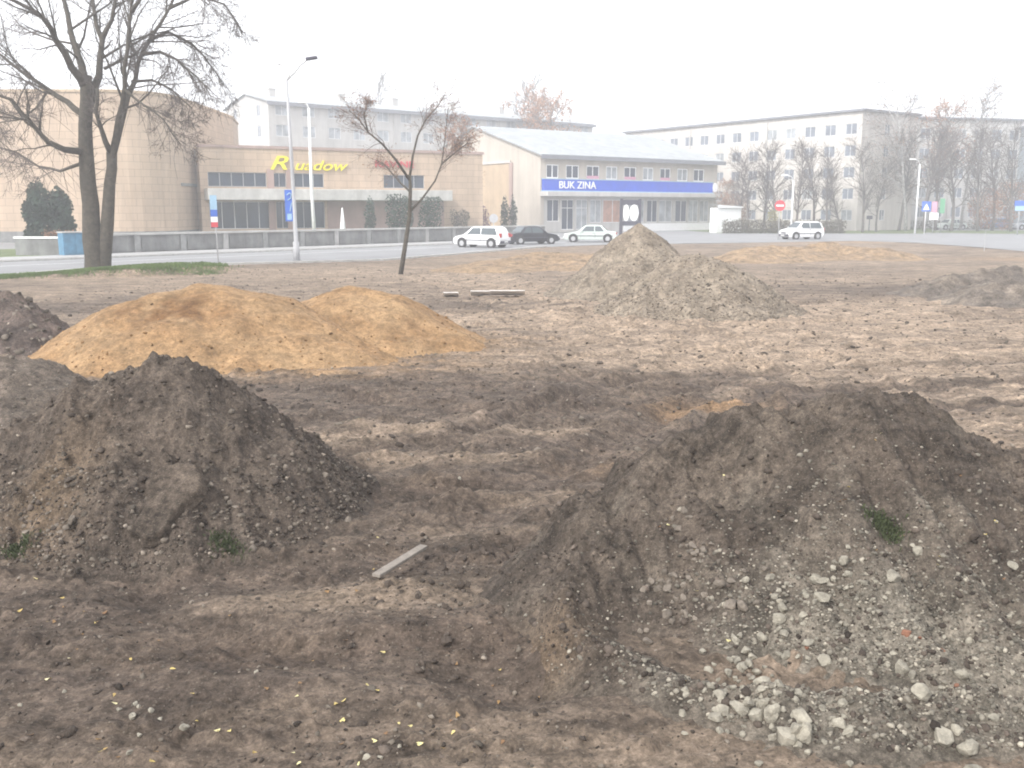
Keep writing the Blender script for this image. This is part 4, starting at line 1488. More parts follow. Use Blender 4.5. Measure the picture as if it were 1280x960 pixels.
# ------------------------------------------------------------------ trees
def wander(p, d, L, n, r, bend=.25, lift=0.0):
    pts = [Vector(p)]
    d = Vector(d).normalized()
    for i in range(n):
        d = (d + Vector((r.gauss(0, bend), r.gauss(0, bend), r.gauss(0, bend) + lift)) * .5).normalized()
        pts.append(pts[-1] + d * (L / n))
    return pts


def along(pts, t):
    k = t * (len(pts) - 1); i = min(int(k), len(pts) - 2); s = k - i
    return pts[i].lerp(pts[i + 1], s), (pts[i + 1] - pts[i]).normalized()


def spawn(pts, r0, L, level, r, trunk, crown, maxl, nchild, lift, minr, ends=None, spread=(.5, 1.1), tmin=.25):
    for c in range(nchild[min(level, len(nchild) - 1)]):
        t = r.uniform(tmin, 1.0)
        p, d = along(pts, t)
        ax = d.orthogonal().normalized()
        ax = Matrix.Rotation(r.uniform(0, 6.283), 3, d) @ ax
        nd = (Matrix.Rotation(r.uniform(*spread), 3, ax) @ d)
        nl = L * r.uniform(.35, .62) * (1.15 - .5 * t)
        rr = max(minr, r0 * (1 - .6 * t) * r.uniform(.35, .55))
        seg = 4 if level < maxl - 1 else 3
        q = wander(p, nd, nl, seg, r, .32, lift)
        rad = [max(minr, rr * (1 - .75 * i / seg)) for i in range(seg + 1)]
        (trunk if level == 0 and rr > .03 else crown).tube(q, rad, 5 if level == 0 else 3, False)
        if ends is not None and level >= 1: ends.append(q)
        if level + 1 < maxl:
            spawn(q, rr, nl, level + 1, r, trunk, crown, maxl, nchild, lift, minr, ends, spread, .2)


def leaf_cards(ends, n, size, r, mb=None):
    mb = mb or MB()
    for i in range(n):
        q = ends[r.randrange(len(ends))]
        p, _ = along(q, r.uniform(.2, 1))
        p = p + Vector((r.gauss(0, .12), r.gauss(0, .12), r.gauss(0, .12)))
        a = Vector((r.gauss(0, 1), r.gauss(0, 1), r.gauss(0, 1))).normalized(); b = a.orthogonal().normalized()
        s = size * r.uniform(.5, 1.3)
        mb.quad(p - a * s, p + b * s * .5, p + a * s, p - b * s * .5)
    return mb


# the big twin-stemmed tree, its limbs as seen
D = TREE_XY[1]
r = random.Random(21)
limbs = [  # (points px,py,dy), start radius, end radius
    ([(119, 344, 0), (118, 320, 0), (114, 280, 0), (110, 230, 0), (107, 180, .1), (108, 130, .2), (107, 95, .3)], .46, .23),
    ([(126, 344, .1), (130, 318, .1), (134, 280, .15), (137, 230, .2), (139, 190, .3)], .37, .20),
    ([(107, 125, .25), (104, 92, .4), (98, 70, .6), (88, 38, .9), (80, 0, 1.2), (72, -60, 1.5), (66, -120, 1.7)], .21, .045),
    ([(107, 110, .3), (90, 85, -.4), (70, 50, -1), (52, 20, -1.4), (20, 2, -2), (-30, -20, -2.4)], .20, .04),
    ([(112, 130, .2), (124, 95, .8), (128, 50, 1.2), (118, 15, 1.6), (110, -40, 2)], .20, .05),
    ([(128, 48, 1.2), (140, 25, 1.5), (150, -20, 1.8), (160, -80, 2)], .12, .03),
    ([(138, 222, .25), (141, 190, .2), (148, 150, .1), (156, 110, -.2), (160, 60, -.4), (164, 10, -.6), (166, -70, -.8)], .17, .04),
    ([(138, 222, .25), (142, 190, .5), (150, 160, .8), (160, 120, 1.2), (172, 80, 1.5), (190, 45, 1.8), (212, 10, 2), (240, -50, 2.4)], .19, .04),
    ([(138, 190, .2), (128, 165, -.3), (120, 140, -.5), (122, 110, -.6)], .13, .06),
    ([(105, 190, 0), (80, 187, -.8), (60, 178, -1.2), (40, 155, -1.6), (15, 125, -2), (-30, 110, -2.4)], .16, .04),
    ([(106, 145, .1), (85, 128, .7), (60, 112, 1.0), (30, 92, 1.3), (0, 68, 1.6), (-40, 40, 2)], .15, .035),
    ([(178, 68, 1.6), (200, 65, 1.2), (222, 75, .8), (245, 95, .4), (262, 118, .2)], .09, .02),
    ([(185, 52, 1.8), (210, 40, 2.2), (240, 55, 2.6), (262, 80, 2.8), (280, 105, 3)], .09, .02),
    ([(165, 102, 1.3), (190, 100, .8), (215, 112, .5), (240, 135, .3)], .07, .02),
    ([(212, 10, 2), (245, -5, 2.3), (280, 5, 2.7), (303, 40, 3)], .08, .02),
    ([(130, 86, .9), (150, 75, .8), (172, 66, .6)], .07, .05),
    ([(164, 15, -.6), (180, -10, -.8), (200, -60, -1)], .10, .03),
    ([(100, 205, .4), (75, 214, 1.2), (48, 208, 1.8), (20, 190, 2.2), (-20, 180, 2.6)], .08, .02),
    ([(60, 112, 1.0), (45, 135, 1.3), (22, 150, 1.5), (-15, 155, 1.8)], .06, .02),
    ([(156, 112, -.2), (178, 130, -.6), (205, 150, -1), (225, 180, -1.2)], .06, .015),
]
t = empty('bare_tree', (TREE_XY[0], TREE_XY[1], 0), 0, 'big bare twin-stemmed tree standing on turf before the tan hall', 'tree', None)
trunk, crown = MB(), MB()
for i, (pl, r0, r1) in enumerate(limbs):
    pts = [Vector(at(px, py, D + dy)) for px, py, dy in pl]
    if i < 2: pts[0].z = -.15
    n = len(pts)
    # fill in with a gentle wobble
    fine = []
    for k in range(n - 1):
        for s in (0, .5):
            q = pts[k].lerp(pts[k + 1], s)
            if s: q += Vector((r.gauss(0, .04), r.gauss(0, .04), 0))
            fine.append(q)
    fine.append(pts[-1])
    rad = [r0 + (r1 - r0) * (k / (len(fine) - 1)) ** .8 for k in range(len(fine))]
    if i < 2: rad[0] *= 1.45; rad[1] *= 1.12
    trunk.tube(fine, rad, 10 if i < 2 else 7, True)
    if i >= 2:
        Lb = sum((fine[k + 1] - fine[k]).length for k in range(len(fine) - 1))
        spawn(fine, r0 * .8, max(2.6, Lb * .85), 0, r, trunk, crown, 4, (12, 8, 5, 0), (-.03 if i in (11, 12, 13, 14) else .02), .0066, None, (.4, 1.1), .3)
        if i in (11, 12, 13, 14, 17, 18, 19, 9, 10):      # drooping twigs
            for k in range(30):
                p, d = along(fine, r.uniform(.15, 1))
                q = wander(p, Vector((r.gauss(.25, .5), r.gauss(0, .5), -.55)), r.uniform(.8, 2.2), 4, r, .28, -.12)
                crown.tube(q, [.011, .010, .009, .008, .006], 3, False)
for k in range(30):                     # short shoots on the stems
    p, d = along([Vector(at(px, py, D)) for px, py in ((112, 250), (108, 150))], r.random())
    q = wander(p, (r.gauss(0, 1), r.gauss(0, 1), .4), r.uniform(.5, 1.5), 3, r, .3, .1)
    crown.tube(q, [.02, .015, .01, .008], 3, False)


def local(mb, root):
    x, y, z = root.location
    mb.v = [(a - x, b - y, c - z) for a, b, c in mb.v]
    return mb


local(trunk, t).build('trunk', M['bark'], t, True)
local(crown, t).build('crown', M['twig'], t)

# the slim tree with rusty leaves
SX = ground(500, 344)
D2 = SX[1]
r = random.Random(33)
limbs = [
    ([(500, 346, 0), (506, 310, 0), (512, 270, 0), (513, 235, 0), (512, 218, 0)], .105, .06),
    ([(512, 225, 0), (495, 200, -.3), (478, 180, -.6), (460, 165, -.8), (448, 148, -1), (436, 138, -1.2)], .06, .014),
    ([(512, 222, 0), (516, 195, .3), (522, 170, .6), (532, 150, .8), (548, 132, 1), (556, 118, 1.2)], .055, .014),
    ([(509, 268, 0), (528, 248, .2), (544, 226, .4), (552, 205, .5), (556, 175, .6), (560, 135, .7)], .05, .014),
    ([(513, 240, 0), (500, 228, .7), (480, 205, 1.3), (470, 200, 1.6)], .045, .015),
    ([(552, 205, .5), (570, 190, .7), (585, 178, .9)], .04, .015),
    ([(460, 165, -.8), (455, 145, -.6), (458, 130, -.4)], .04, .012),
]
t = empty('young_tree', (SX[0], SX[1], 0), 0, 'slim tree with sparse rust-coloured leaves standing alone in the bare soil', 'tree')
trunk, crown = MB(), MB(); ends = []
for i, (pl, r0, r1) in enumerate(limbs):
    pts = [Vector(at(px, py, D2 + dy)) for px, py, dy in pl]
    if i == 0: pts[0].z = -.15
    rad = [r0 + (r1 - r0) * k / (len(pts) - 1) for k in range(len(pts))]
    trunk.tube(pts, rad, 8, True)
    if i:
        Lb = sum((pts[k + 1] - pts[k]).length for k in range(len(pts) - 1))
        spawn(pts, r0 * .7, max(1.3, Lb * .7), 0, r, trunk, crown, 3, (20, 9, 0), .02, .0048, ends, (.4, 1.0), .3)
local(trunk, t).build('trunk', M['bark'], t, True)
local(crown, t).build('crown', M['twig_rust'], t)
lf_ = leaf_cards(ends, 1700, .036, r)
local(lf_, t).build('leaves', M['leaf_orange'], t)


# background trees: a few kinds, copied
def bg_tree(name, h, seed, spread, nchild, minr, barkm, twigm, leaves_n=0, leafm=None, leafsize=.1, r0=.16, lift=.05, tmin=.22, stems=1):
    r = random.Random(seed)
    t = empty(name)
    trunk, crown = MB(), MB(); ends = []
    for s in range(stems):
        st = wander((s * .25, 0, -.2), (r.gauss(0, .08) + .15 * s, r.gauss(0, .08), 1), h * r.uniform(.9, 1), 7, r, .1, .05)
        trunk.tube(st, [r0 * (1 - .88 * i / 7) for i in range(8)], 7, True)
        spawn(st, r0, h * .62, 0, r, trunk, crown, 3, nchild, lift, minr, ends, spread, tmin)
    trunk.build('trunk', barkm, t, True)
    crown.build('crown', twigm, t)
    if leaves_n:
        leaf_cards(ends, leaves_n, leafsize, r).build('leaves', leafm, t)
    return t


def place(proto, used, xyz, s, rz, label, cat, group):
    o = proto if not used.get(proto.name) else copy_tree(proto)
    if o is proto: used[proto.name] = True
    o.location = xyz; o.scale = (s, s, s); o.rotation_euler = (0, 0, rz)
    tag(o, label, cat, group)
    return o


used = {}
bare = [bg_tree('bare_tree', 10, 50 + k, (.4, 1.0), (34, 12, 0), .014, M['bark_far'], M['twig'], lift=.07) for k in range(4)]
brown = [bg_tree('autumn_tree', 12, 60 + k, (.5, 1.0), (32, 11, 0), .014, M['bark_far'], M['twig'], 2600, M['leaf_brown'], .11) for k in range(2)]
birch = [bg_tree('birch_tree', 17, 70 + k, (.5, 1.0), (40, 11, 0), .014, M['bark_pale'], M['twig'], 1200, M['leaf_brown'], .09, .2, -.02, .3) for k in range(2)]
r = random.Random(77)
row = [(928, 205, 119), (938, 178, 117), (958, 180, 121), (975, 185, 118), (1000, 175, 117), (1022, 176, 120), (1040, 185, 118), (1058, 200, 121), (1085, 182, 117), (1102, 190, 120)]
desc = ['farthest left in the row of bare trees before the long pale block', 'second from the left in the bare tree row before the long block', 'third from the left in the bare tree row before the long block',
        'bare tree just above the no-entry sign', 'bare tree just left of the lone white car, before the long block', 'bare tree straight behind the lone white car', 'bare tree just right of the lone white car, behind the hedge',
        'short bare tree at the right end of the brown hedge', 'bare tree before the end corner of the long block', 'rightmost bare tree before the end wall of the long block']
for i, (px, py, Y) in enumerate(row):
    x, _, zt = at(px, py, Y)
    place(bare[i % 4], used, (x, Y, 0), zt / 10 * r.uniform(.94, 1.06), r.uniform(0, 6.28), ('slim ' + desc[i]) if 'bare tree' in desc[i] else desc[i], 'tree', 'bare trees before the long apartment block')
for px, py, Y, kind, lb in [(1146, 100, 124, 'birch', 'tallest birch with dark thin crown rising above the right-hand roofs'), (1132, 165, 127, 'bare', 'bare tree against the end wall of the long block, beside the tallest birch'),
                            (1166, 150, 121, 'bare', 'bare tree between the tallest birch and the rusty tree'), (1182, 125, 128, 'brown', 'tree with brown leaves standing right of the tallest birch'),
                            (1200, 150, 123, 'bare', 'bare tree just right of the brown-leaved tree'), (1216, 98, 131, 'birch', 'tall thin birch with almost no leaves, second highest at the right'),
                            (1232, 170, 122, 'bare', 'bare tree above the pale parked car at the right'), (1252, 150, 126, 'bare', 'bare tree before the dark blue-grey block'),
                            (1275, 165, 121, 'bare', 'bare tree at the right picture edge before the blue-grey block')]:
    x, _, zt = at(px, py, Y)
    pool, h = {'birch': (birch, 17), 'bare': (bare, 10), 'brown': (brown, 12)}[kind]
    place(pool[r.randrange(len(pool))], used, (x, Y, 0), zt / h, r.uniform(0, 6.28), lb, 'tree', 'trees at the right')
for px, py, Y, kind, lb in [(680, 115, 160, 'brown', 'rusty treetop rising over the shop roof before the pale block'), (655, 108, 190, 'bare', 'bare treetop showing above the roof of the gabled block'),
                            (700, 120, 158, 'brown', 'smaller rusty treetop over the shop roof, right of the first'), (905, 225, 126, 'brown', 'rust-coloured tree beside the right end of the shop'),
                            (570, 150, 103, 'brown', 'rusty tree between the foyer and the shop gable'), (478, 105, 190, 'bare', 'bare treetop above the gabled block, left of the slim rusty tree')]:
    x, _, zt = at(px, py, Y)
    pool, h = {'bare': (bare, 10), 'brown': (brown, 12)}[kind]
    place(pool[r.randrange(2)], used, (x, Y, 0), zt / h, r.uniform(0, 6.28), lb, 'tree', 'trees behind the buildings')
for pr in bare + brown + birch:          # a prototype never used is not part of the place
    if not used.get(pr.name):
        for c in list(pr.children): bpy.data.objects.remove(c)
        bpy.data.objects.remove(pr)


# evergreens and bushes: leaf-sized faces through an uneven volume
def bush(name, c, rx, ry, h, n, size, m, label, cat, group=None, shape='round', seed=1, z0=0.0, stemm=None):
    r = random.Random(seed)
    t = empty(name, (c[0], c[1], 0), 0, label, cat, group)
    mb = MB()
    lob = [(r.uniform(-.45, .45), r.uniform(-.45, .45), r.uniform(.25, .8), r.uniform(.35, .6)) for _ in range(9)]
    k = 0
    while k < n:
        u, v, w = r.uniform(-1, 1), r.uniform(-1, 1), r.random()
        if shape == 'cone':
            rad = min(1, 1.9 * (1 - w) ** .62 * min(1, .55 + 2 * w)) * (.82 + .22 * math.sin(w * 17 + 3 * math.atan2(v, u)))
            if math.hypot(u, v) > rad: continue
            if math.hypot(u, v) < rad * .45 and r.random() < .7: continue
        elif shape == 'column':
            rad = min(1, 2.6 * (1 - w)) * (.8 + .2 * math.sin(w * 23 + 4 * math.atan2(v, u)))
            if math.hypot(u, v) > rad: continue
        elif shape == 'box':
            if w > .82 + .16 * math.sin(u * 19) * math.cos(v * 5): continue
        else:
            if not any((u - a) ** 2 + (v - b) ** 2 + ((w - cc) * 1.3) ** 2 < q * q for a, b, cc, q in lob): continue
        a = Vector((r.gauss(0, 1), r.gauss(0, 1), r.gauss(0, 1))).normalized(); b = a.orthogonal().normalized()
        s = size * r.uniform(.5, 1.4)
        p = Vector((u * rx, v * ry, z0 + w * h))
        mb.quad(p - a * s, p + b * s * .6, p + a * s, p - b * s * .6)
        k += 1
    mb.build('foliage', m, t)
    sb = MB()
    for q in range(3):
        sb.tube([(0, 0, -.1), (rx * .2 * r.uniform(-1, 1), ry * .2 * r.uniform(-1, 1), z0 + h * .35), (rx * .35 * r.uniform(-1, 1), ry * .35 * r.uniform(-1, 1), z0 + h * .7)], [.06, .04, .015], 5)
    sb.build('stem', M['bark_far'], t)
    return t


def top(px, py, Y): return at(px, py, Y)


def bush_at(name, px, pytop, Y, halfpx, n, size, m, label, cat, group=None, shape='round', seed=1, depth=1.0, z0=0):
    x, _, zt = at(px, pytop, Y)
    w = halfpx / 1200 * Y
    return bush(name, (x, Y), w, w * depth, zt - z0, n, size, m, label, cat, group, shape, seed, z0)


G1 = 'evergreens behind the parapet'
bush_at('evergreen_shrub', 45, 222, 63, 19, 4600, .12, M['evergreen'], 'dark pointed evergreen shrub left of the big trunk, the taller of two', 'shrub', G1, 'cone', 1)
bush_at('evergreen_shrub', 72, 232, 63.5, 17, 4000, .12, M['evergreen'], 'shorter evergreen shrub touching the taller one beside the big trunk', 'shrub', G1, 'cone', 2)
bush_at('evergreen_shrub', 462, 244, 88, 7.5, 1100, .10, M['evergreen'], 'small narrow conifer under the foyer canopy, left of the slim tree', 'shrub', G1, 'cone', 3)
bush_at('evergreen_shrub', 500, 243, 86, 20, 1700, .11, M['evergreen'], 'wide dark evergreen shrub directly behind the slim tree trunk', 'shrub', G1, 'round', 4, .6)
bush_at('evergreen_shrub', 540, 246, 90, 18, 1500, .11, M['evergreen'], 'low dark evergreen shrub just right of the slim tree trunk', 'shrub', G1, 'round', 5, .6)
bush_at('evergreen_shrub', 631, 240, 108, 6, 900, .11, M['evergreen'], 'left one of two dark columnar thujas at the shop gable', 'shrub', G1, 'column', 6)
bush_at('evergreen_shrub', 641, 241, 109, 6, 900, .11, M['evergreen'], 'right one of two dark columnar thujas at the shop gable', 'shrub', G1, 'column', 7)
bush_at('purple_shrub', 598, 249, 104, 22, 2300, .10, M['purple_leaf'], 'rounded purple-leaved shrub before the shop gable', 'shrub', None, 'round', 8, .6)
bush_at('rust_shrub', 80, 284, 60, 26, 1200, .07, M['leaf_orange'], 'low rust-orange plants along the wall under the two evergreens', 'shrub', None, 'box', 9, .25)
bush_at('green_shrub', 574, 262, 98, 14, 900, .09, M['hedge'], 'low olive shrub left of the purple one', 'shrub', None, 'round', 10, .6)
# hedge
t = bush('hedge', (at(980, 280, 112)[0], 112), 75 / 1200 * 112, .8, 1.75, 7500, .10, M['hedge'], 'long trimmed brown hedge behind the lone white car', 'hedge', None, 'box', 11)
bush('hedge', (at(1170, 283, 134)[0], 134), 9, .7, 1.4, 3200, .10, M['hedge'], 'low brown hedge behind the blue pedestrian sign at the right', 'hedge', None, 'box', 12)
bush_at('rust_shrub', 920, 243, 122, 22, 2000, .10, M['leaf_orange'], 'rusty orange shrub above the white shed', 'shrub', None, 'round', 13, .6)
bush_at('yellow_shrub', 968, 262, 118, 10, 700, .09, mat('olive_yellow_leaf', (.26, .23, .08), .85, .3, 2), 'olive yellow shrub behind the no-entry sign', 'shrub', None, 'round', 14, .6)
bush_at('rust_shrub', 1225, 235, 126, 30, 2600, .11, M['leaf_brown'], 'wide brown shrub under the trees at the right', 'shrub', None, 'round', 15, .5)
bush_at('rust_shrub', 1265, 228, 128, 26, 2400, .11, M['leaf_brown'], 'wide brown shrub at the right edge before the dark block', 'shrub', None, 'round', 16, .5)

# ------------------------------------------------------------------ cars
def car(px, pyb, heading, L, W, Hh, paint, kind, label, group, Y=None):
    """heading: direction of the bonnet, degrees from +x"""
    x, y = ground(px, pyb) if Y is None else at(px, pyb, Y)[:2]
    t = empty('parked_car', (x, y, .006), R(heading), label, 'car', group)
    belt = .60 * Hh; hw = W / 2
    l2 = L / 2
    if kind == 'hatch':
        prof = [(-l2, .35), (-l2 - .02, .62), (-l2 + .05, belt), (-l2 + .28, Hh * .93), (-l2 + .62, Hh), (.15, Hh), (.42, Hh * .965), (1.05, belt + .03), (l2 - .22, belt - .12), (l2 - .02, .56), (l2, .36), (l2 - .12, .20), (-l2 + .12, .20)]
    else:
        prof = [(-l2, .38), (-l2 - .01, .66), (-l2 + .06, belt + .02), (-l2 + .72, belt + .06), (-l2 + 1.25, Hh * .97), (-l2 + 1.6, Hh), (.18, Hh), (.45, Hh * .965), (1.05, belt + .03), (l2 - .24, belt - .12), (l2 - .02, .56), (l2, .36), (l2 - .12, .20), (-l2 + .12, .20)]

    def yy(z):
        return hw - (max(0, z - belt) * .30) - max(0, .45 - z) * .18
    n = len(prof)
    me = MB()
    ring = []
    for f_ in (-1, -.86, .86, 1):
        for (px_, pz) in prof:
            yv = yy(pz) * f_
            sx = 1 if abs(f_) < .9 else (.985)
            me.v.append((px_ * sx, yv, pz if abs(f_) < .9 else pz - (.035 if pz > belt + .1 else 0.01 if pz > .5 else -.01)))
    for k in range(3):
        for i in range(n):
            j = (i + 1) % n
            me.f.append((k * n + i, k * n + j, (k + 1) * n + j, (k + 1) * n + i))
    me.f.append(tuple(range(n))); me.f.append(tuple(range(3 * n, 4 * n))[::-1])
    body = me.build('body', paint, t, bevel=.03)
    bm = bmesh.new(); bm.from_mesh(body.data); bmesh.ops.recalc_face_normals(bm, faces=bm.faces); bm.to_mesh(body.data); bm.free()
    top_ = Hh * .93
    rear0 = (-l2 + .20) if kind == 'hatch' else (-l2 + .92)
    reart = (-l2 + .42) if kind == 'hatch' else (-l2 + 1.30)
    for s in (-1, 1):
        segs = [(rear0 + .08, reart + .05, -.42, -.42), (-.34, -.34, .72, .34)] if True else []
        for (a0, a1, b0, b1) in segs:
            g_ = MB()
            zb, zt = belt + .05, top_
            for d in (.008, -.02):
                g_.v += [(a0, s * (yy(zb) + d), zb), (b0, s * (yy(zb) + d), zb), (b1, s * (yy(zt) + d - .012), zt), (a1, s * (yy(zt) + d - .012), zt)]
            g_.f = [(0, 1, 2, 3), (7, 6, 5, 4), (0, 4, 5, 1), (1, 5, 6, 2), (2, 6, 7, 3), (3, 7, 4, 0)]
            g_.build('window', M['carglass'], t)
    # windscreen and rear window
    for nm, (xa, za), (xb, zb) in (('windscreen', (1.0, belt + .07), (.47, Hh * .945)), ('rear_window', ((-l2 + .09, belt + .05), (-l2 + .76, belt + .10))[kind == 'sedan'], ((-l2 + .275, Hh * .90), (-l2 + 1.20, Hh * .94))[kind == 'sedan'])):
        nx = (zb - za); nz = -(xb - xa)
        if (nm == 'windscreen') != (nx > 0): nx, nz = -nx, -nz
        if nz < 0 and nm == 'windscreen': nx, nz = -nx, -nz
        q = math.hypot(nx, nz); nx, nz = nx / q, nz / q
        if nm == 'windscreen' and nx < 0: nx, nz = -nx, -nz
        if nm == 'rear_window' and nx > 0: nx, nz = -nx, -nz
        g_ = MB()
        for d in (.012, -.03):
            g_.v += [(xa + nx * d, -yy(za) * .86, za + nz * d), (xa + nx * d, yy(za) * .86, za + nz * d), (xb + nx * d, yy(zb) * .82, zb + nz * d), (xb + nx * d, -yy(zb) * .82, zb + nz * d)]
        g_.f = [(0, 1, 2, 3), (7, 6, 5, 4), (0, 4, 5, 1), (1, 5, 6, 2), (2, 6, 7, 3), (3, 7, 4, 0)]
        g_.build(nm, M['carglass'], t)
    for wx in (-l2 + .72, l2 - .80):
        for s in (-1, 1):
            a = MB(); a.disc((wx, s * (hw - .055), .33), (0, 1, 0), .385, .13, 24); a.build('wheel_arch', M['rubber'], t)
            w_ = MB(); w_.disc((wx, s * (hw - .08), .30), (0, 1, 0), .30, .21, 24); wo_ = w_.build('wheel', M['rubber'], t, bevel=.02)
            q = MB(); q.disc((wx, s * (hw + .025), .30), (0, 1, 0), .19, .02, 16); q.build('rim', M['rim'], wo_)
    for s in (-1, 1):
        q = MB(); q.box(l2 - .20, l2 - .015, s * hw * .62 - .2, s * hw * .62 + .2, .55, .70); q.build('headlight', M['headlamp'], t, bevel=.03)
        zb = .62 if kind == 'sedan' else .72
        q = MB(); q.box(-l2 - .035, -l2 + .12, s * hw * .80 - .12, s * hw * .80 + .12, zb, zb + (.18 if kind == 'sedan' else .30)); q.build('tail_light', M['taillamp'], t, bevel=.02)
        q = MB(); q.box(.62, .78, s * (hw + .08) - .09, s * (hw + .08) + .09, belt + .04, belt + .18); q.build('mirror', paint, t, bevel=.03)
    for s in (-1, 1):
        q = MB()
        for xd in (-.42, .78):
            q.box(xd - .008, xd + .008, s * (hw + .0025) - .004, s * (hw + .0025) + .004, .34, belt)
        q.box(-l2 + .30, l2 - .42, s * (hw + .004) - .006, s * (hw + .004) + .006, .50, .56)
        q.build('side_trim', M['dark'], t)
        q = MB(); q.box(-.36, -.20, s * (hw + .012) - .014, s * (hw + .012) + .014, belt - .10, belt - .07); q.build('door_handle', M['dark'], t)
    q = MB(); q.box(l2 - .03, l2 + .012, -.34, .34, .54, .66); q.build('grille', M['dark'], t)
    bumper_m = M['dark'] if kind == 'hatch' else paint
    q = MB(); q.box(-l2 - .07, -l2 + .15, -hw * .9, hw * .9, .30, .48); q.build('bumper', bumper_m, t, bevel=.04)
    q = MB(); q.box(l2 - .15, l2 + .07, -hw * .9, hw * .9, .28, .48); q.build('bumper', bumper_m, t, bevel=.04)
    q = MB(); q.box(-l2 - .085, -l2 - .071, -.26, .26, .36, .46) if kind == 'hatch' else q.box(-l2 - .04, -l2 - .02, -.26, .26, .60, .71); q.build('number_plate', M['plate'], t)
    q = MB(); q.box(l2 + .071, l2 + .085, -.26, .26, .32, .42); q.build('number_plate', M['plate'], t)
    return t


P_white = mat('white_paint', (.74, .74, .74), .3, .03, 2)
P_dark = mat('black_blue_paint', (.022, .024, .034), .25, .1, 2)
P_pale = mat('pale_green_paint', (.52, .58, .54), .3, .04, 2)
P_silver = mat('silver_paint', (.45, .47, .50), .3, .05, 2, metal=.3)
P_blue = mat('blue_paint', (.10, .20, .45), .3, .05, 2)
GC = 'cars parked beyond the site'
car(602, 309, 152, 3.95, 1.68, 1.50, P_white, 'hatch', 'white hatchback seen from behind, leftmost of the parked cars', GC)
car(664, 305, 28, 4.3, 1.72, 1.42, P_dark, 'sedan', 'dark saloon car parked right of the white hatchback', GC)
car(738, 302.5, 172, 4.4, 1.72, 1.42, P_pale, 'sedan', 'pale green-white saloon half hidden by the peaked gravel pile', GC)
car(1001, 299, 200, 3.9, 1.68, 1.62, P_white, 'hatch', 'lone white hatchback on the road in front of the brown hedge', GC)
car(1187, 287, 195, 4.3, 1.72, 1.42, P_pale, 'sedan', 'pale car beyond the grass strip, left of the blue one', GC)
car(1243, 286, 170, 4.1, 1.7, 1.5, P_blue, 'hatch', 'blue car beyond the grass strip at the right', GC)
car(1284, 287, 185, 4.3, 1.72, 1.45, P_silver, 'sedan', 'silver car cut by the right picture edge beyond the grass', GC)
car(1112, 287, 180, 4.2, 1.7, 1.4, P_white, 'sedan', 'white car far back on the road, right of the pale cabinet', GC)


# ------------------------------------------------------------------ lamps, signs, posts
def local_tube(t, name, pts, rad, m, sides=8, par=None):
    mb = MB(); mb.tube(pts, rad, sides); return mb.build(name, m, par or t, True)


x, y = ground(371, 326)
t = empty('street_lamp', (x, y, 0), 0, 'tall grey street lamp with two curved arms and one dark lamp head', 'street lamp', 'street lamps')
zt = at(367, 100, y)[2]
local_tube(t, 'pole', [(0, 0, -.2), (0, 0, 1.0), (0, 0, 1.02), (-.06, 0, 5), (-.16, 0, zt)], [.17, .17, .11, .095, .065], M['galv'], 10)
tl = lambda px, py: Vector(at(px, py, y)) - Vector((x, y, 0))
local_tube(t, 'arm', [(-.16, 0, zt - .05), tl(369, 90), tl(375, 82), tl(384, 75)], .04, M['galv'], 6)
local_tube(t, 'arm', [(-.16, 0, zt - .05), tl(364, 90), tl(356, 83), tl(345, 79)], .035, M['concrete_pale'], 6)
p = tl(390, 73)
mb = MB(); mb.box(-.32, .28, -.15, .15, -.07, .09); o = mb.build('lamp_head', M['dark'], t, bevel=.05); o.location = p; o.rotation_euler = (0, R(-8), 0)
p = tl(343, 78.5)
mb = MB(); mb.box(-.26, .26, -.12, .12, -.04, .05); o = mb.build('lamp_head', M['signwhite'], t, bevel=.03); o.location = p; o.rotation_euler = (0, R(14), 0)

x, y = ground(394, 306)
t = empty('street_lamp', (x, y, 0), 0, 'slim leaning white pole in front of the foyer, right of the tall lamp', 'street lamp', 'street lamps')
tl2 = lambda px, py: Vector(at(px, py, y)) - Vector((x, y, 0))
local_tube(t, 'pole', [(0, 0, -.2), tl2(389, 230), tl2(386, 135)], [.16, .12, .09], M['whitepole'], 8)
local_tube(t, 'arm', [tl2(386, 136), tl2(384, 131), tl2(380, 128)], .06, M['whitepole'], 6)
mb = MB(); mb.box(-.35, .25, -.16, .16, -.09, .08); o = mb.build('lamp_head', M['signwhite'], t, bevel=.04); o.location = tl2(379, 127.5)
mb = MB(); mb.box(-.4, .4, -.4, .4, -.05, .35); mb.build('footing', M['dark'], t, bevel=.05)

# hanging blue banner on the tall lamp
x, y = ground(371, 326)
c = at(362, 257, y - .05)
t = empty('banner', (c[0], c[1], c[2]), 0, 'tall narrow blue banner with white strokes fixed to the tall street lamp', 'banner')
mb = MB(); mb.box(-.24, .22, -.012, .012, -.82, .82); mb.build('cloth', M['signblue'], t)
mb = MB()
mb.tube([(-.12, -.02, .55), (.02, -.02, .66), (.13, -.02, .58), (.08, -.02, .40), (-.08, -.02, .28)], .035, 5)
mb.tube([(.12, -.02, .15), (.05, -.02, -.1), (.02, -.02, -.3)], .03, 5)
mb.box(-.14, .1, -.016, -.0125, -.74, -.42)
mb.build('white_strokes', M['paleblue'], t)
for z in (.80, -.80):
    mb = MB(); mb.tube([(-.26, 0, z), (.34, 0.05, z)], .015, 5); mb.build('bracket', M['galv'], t)

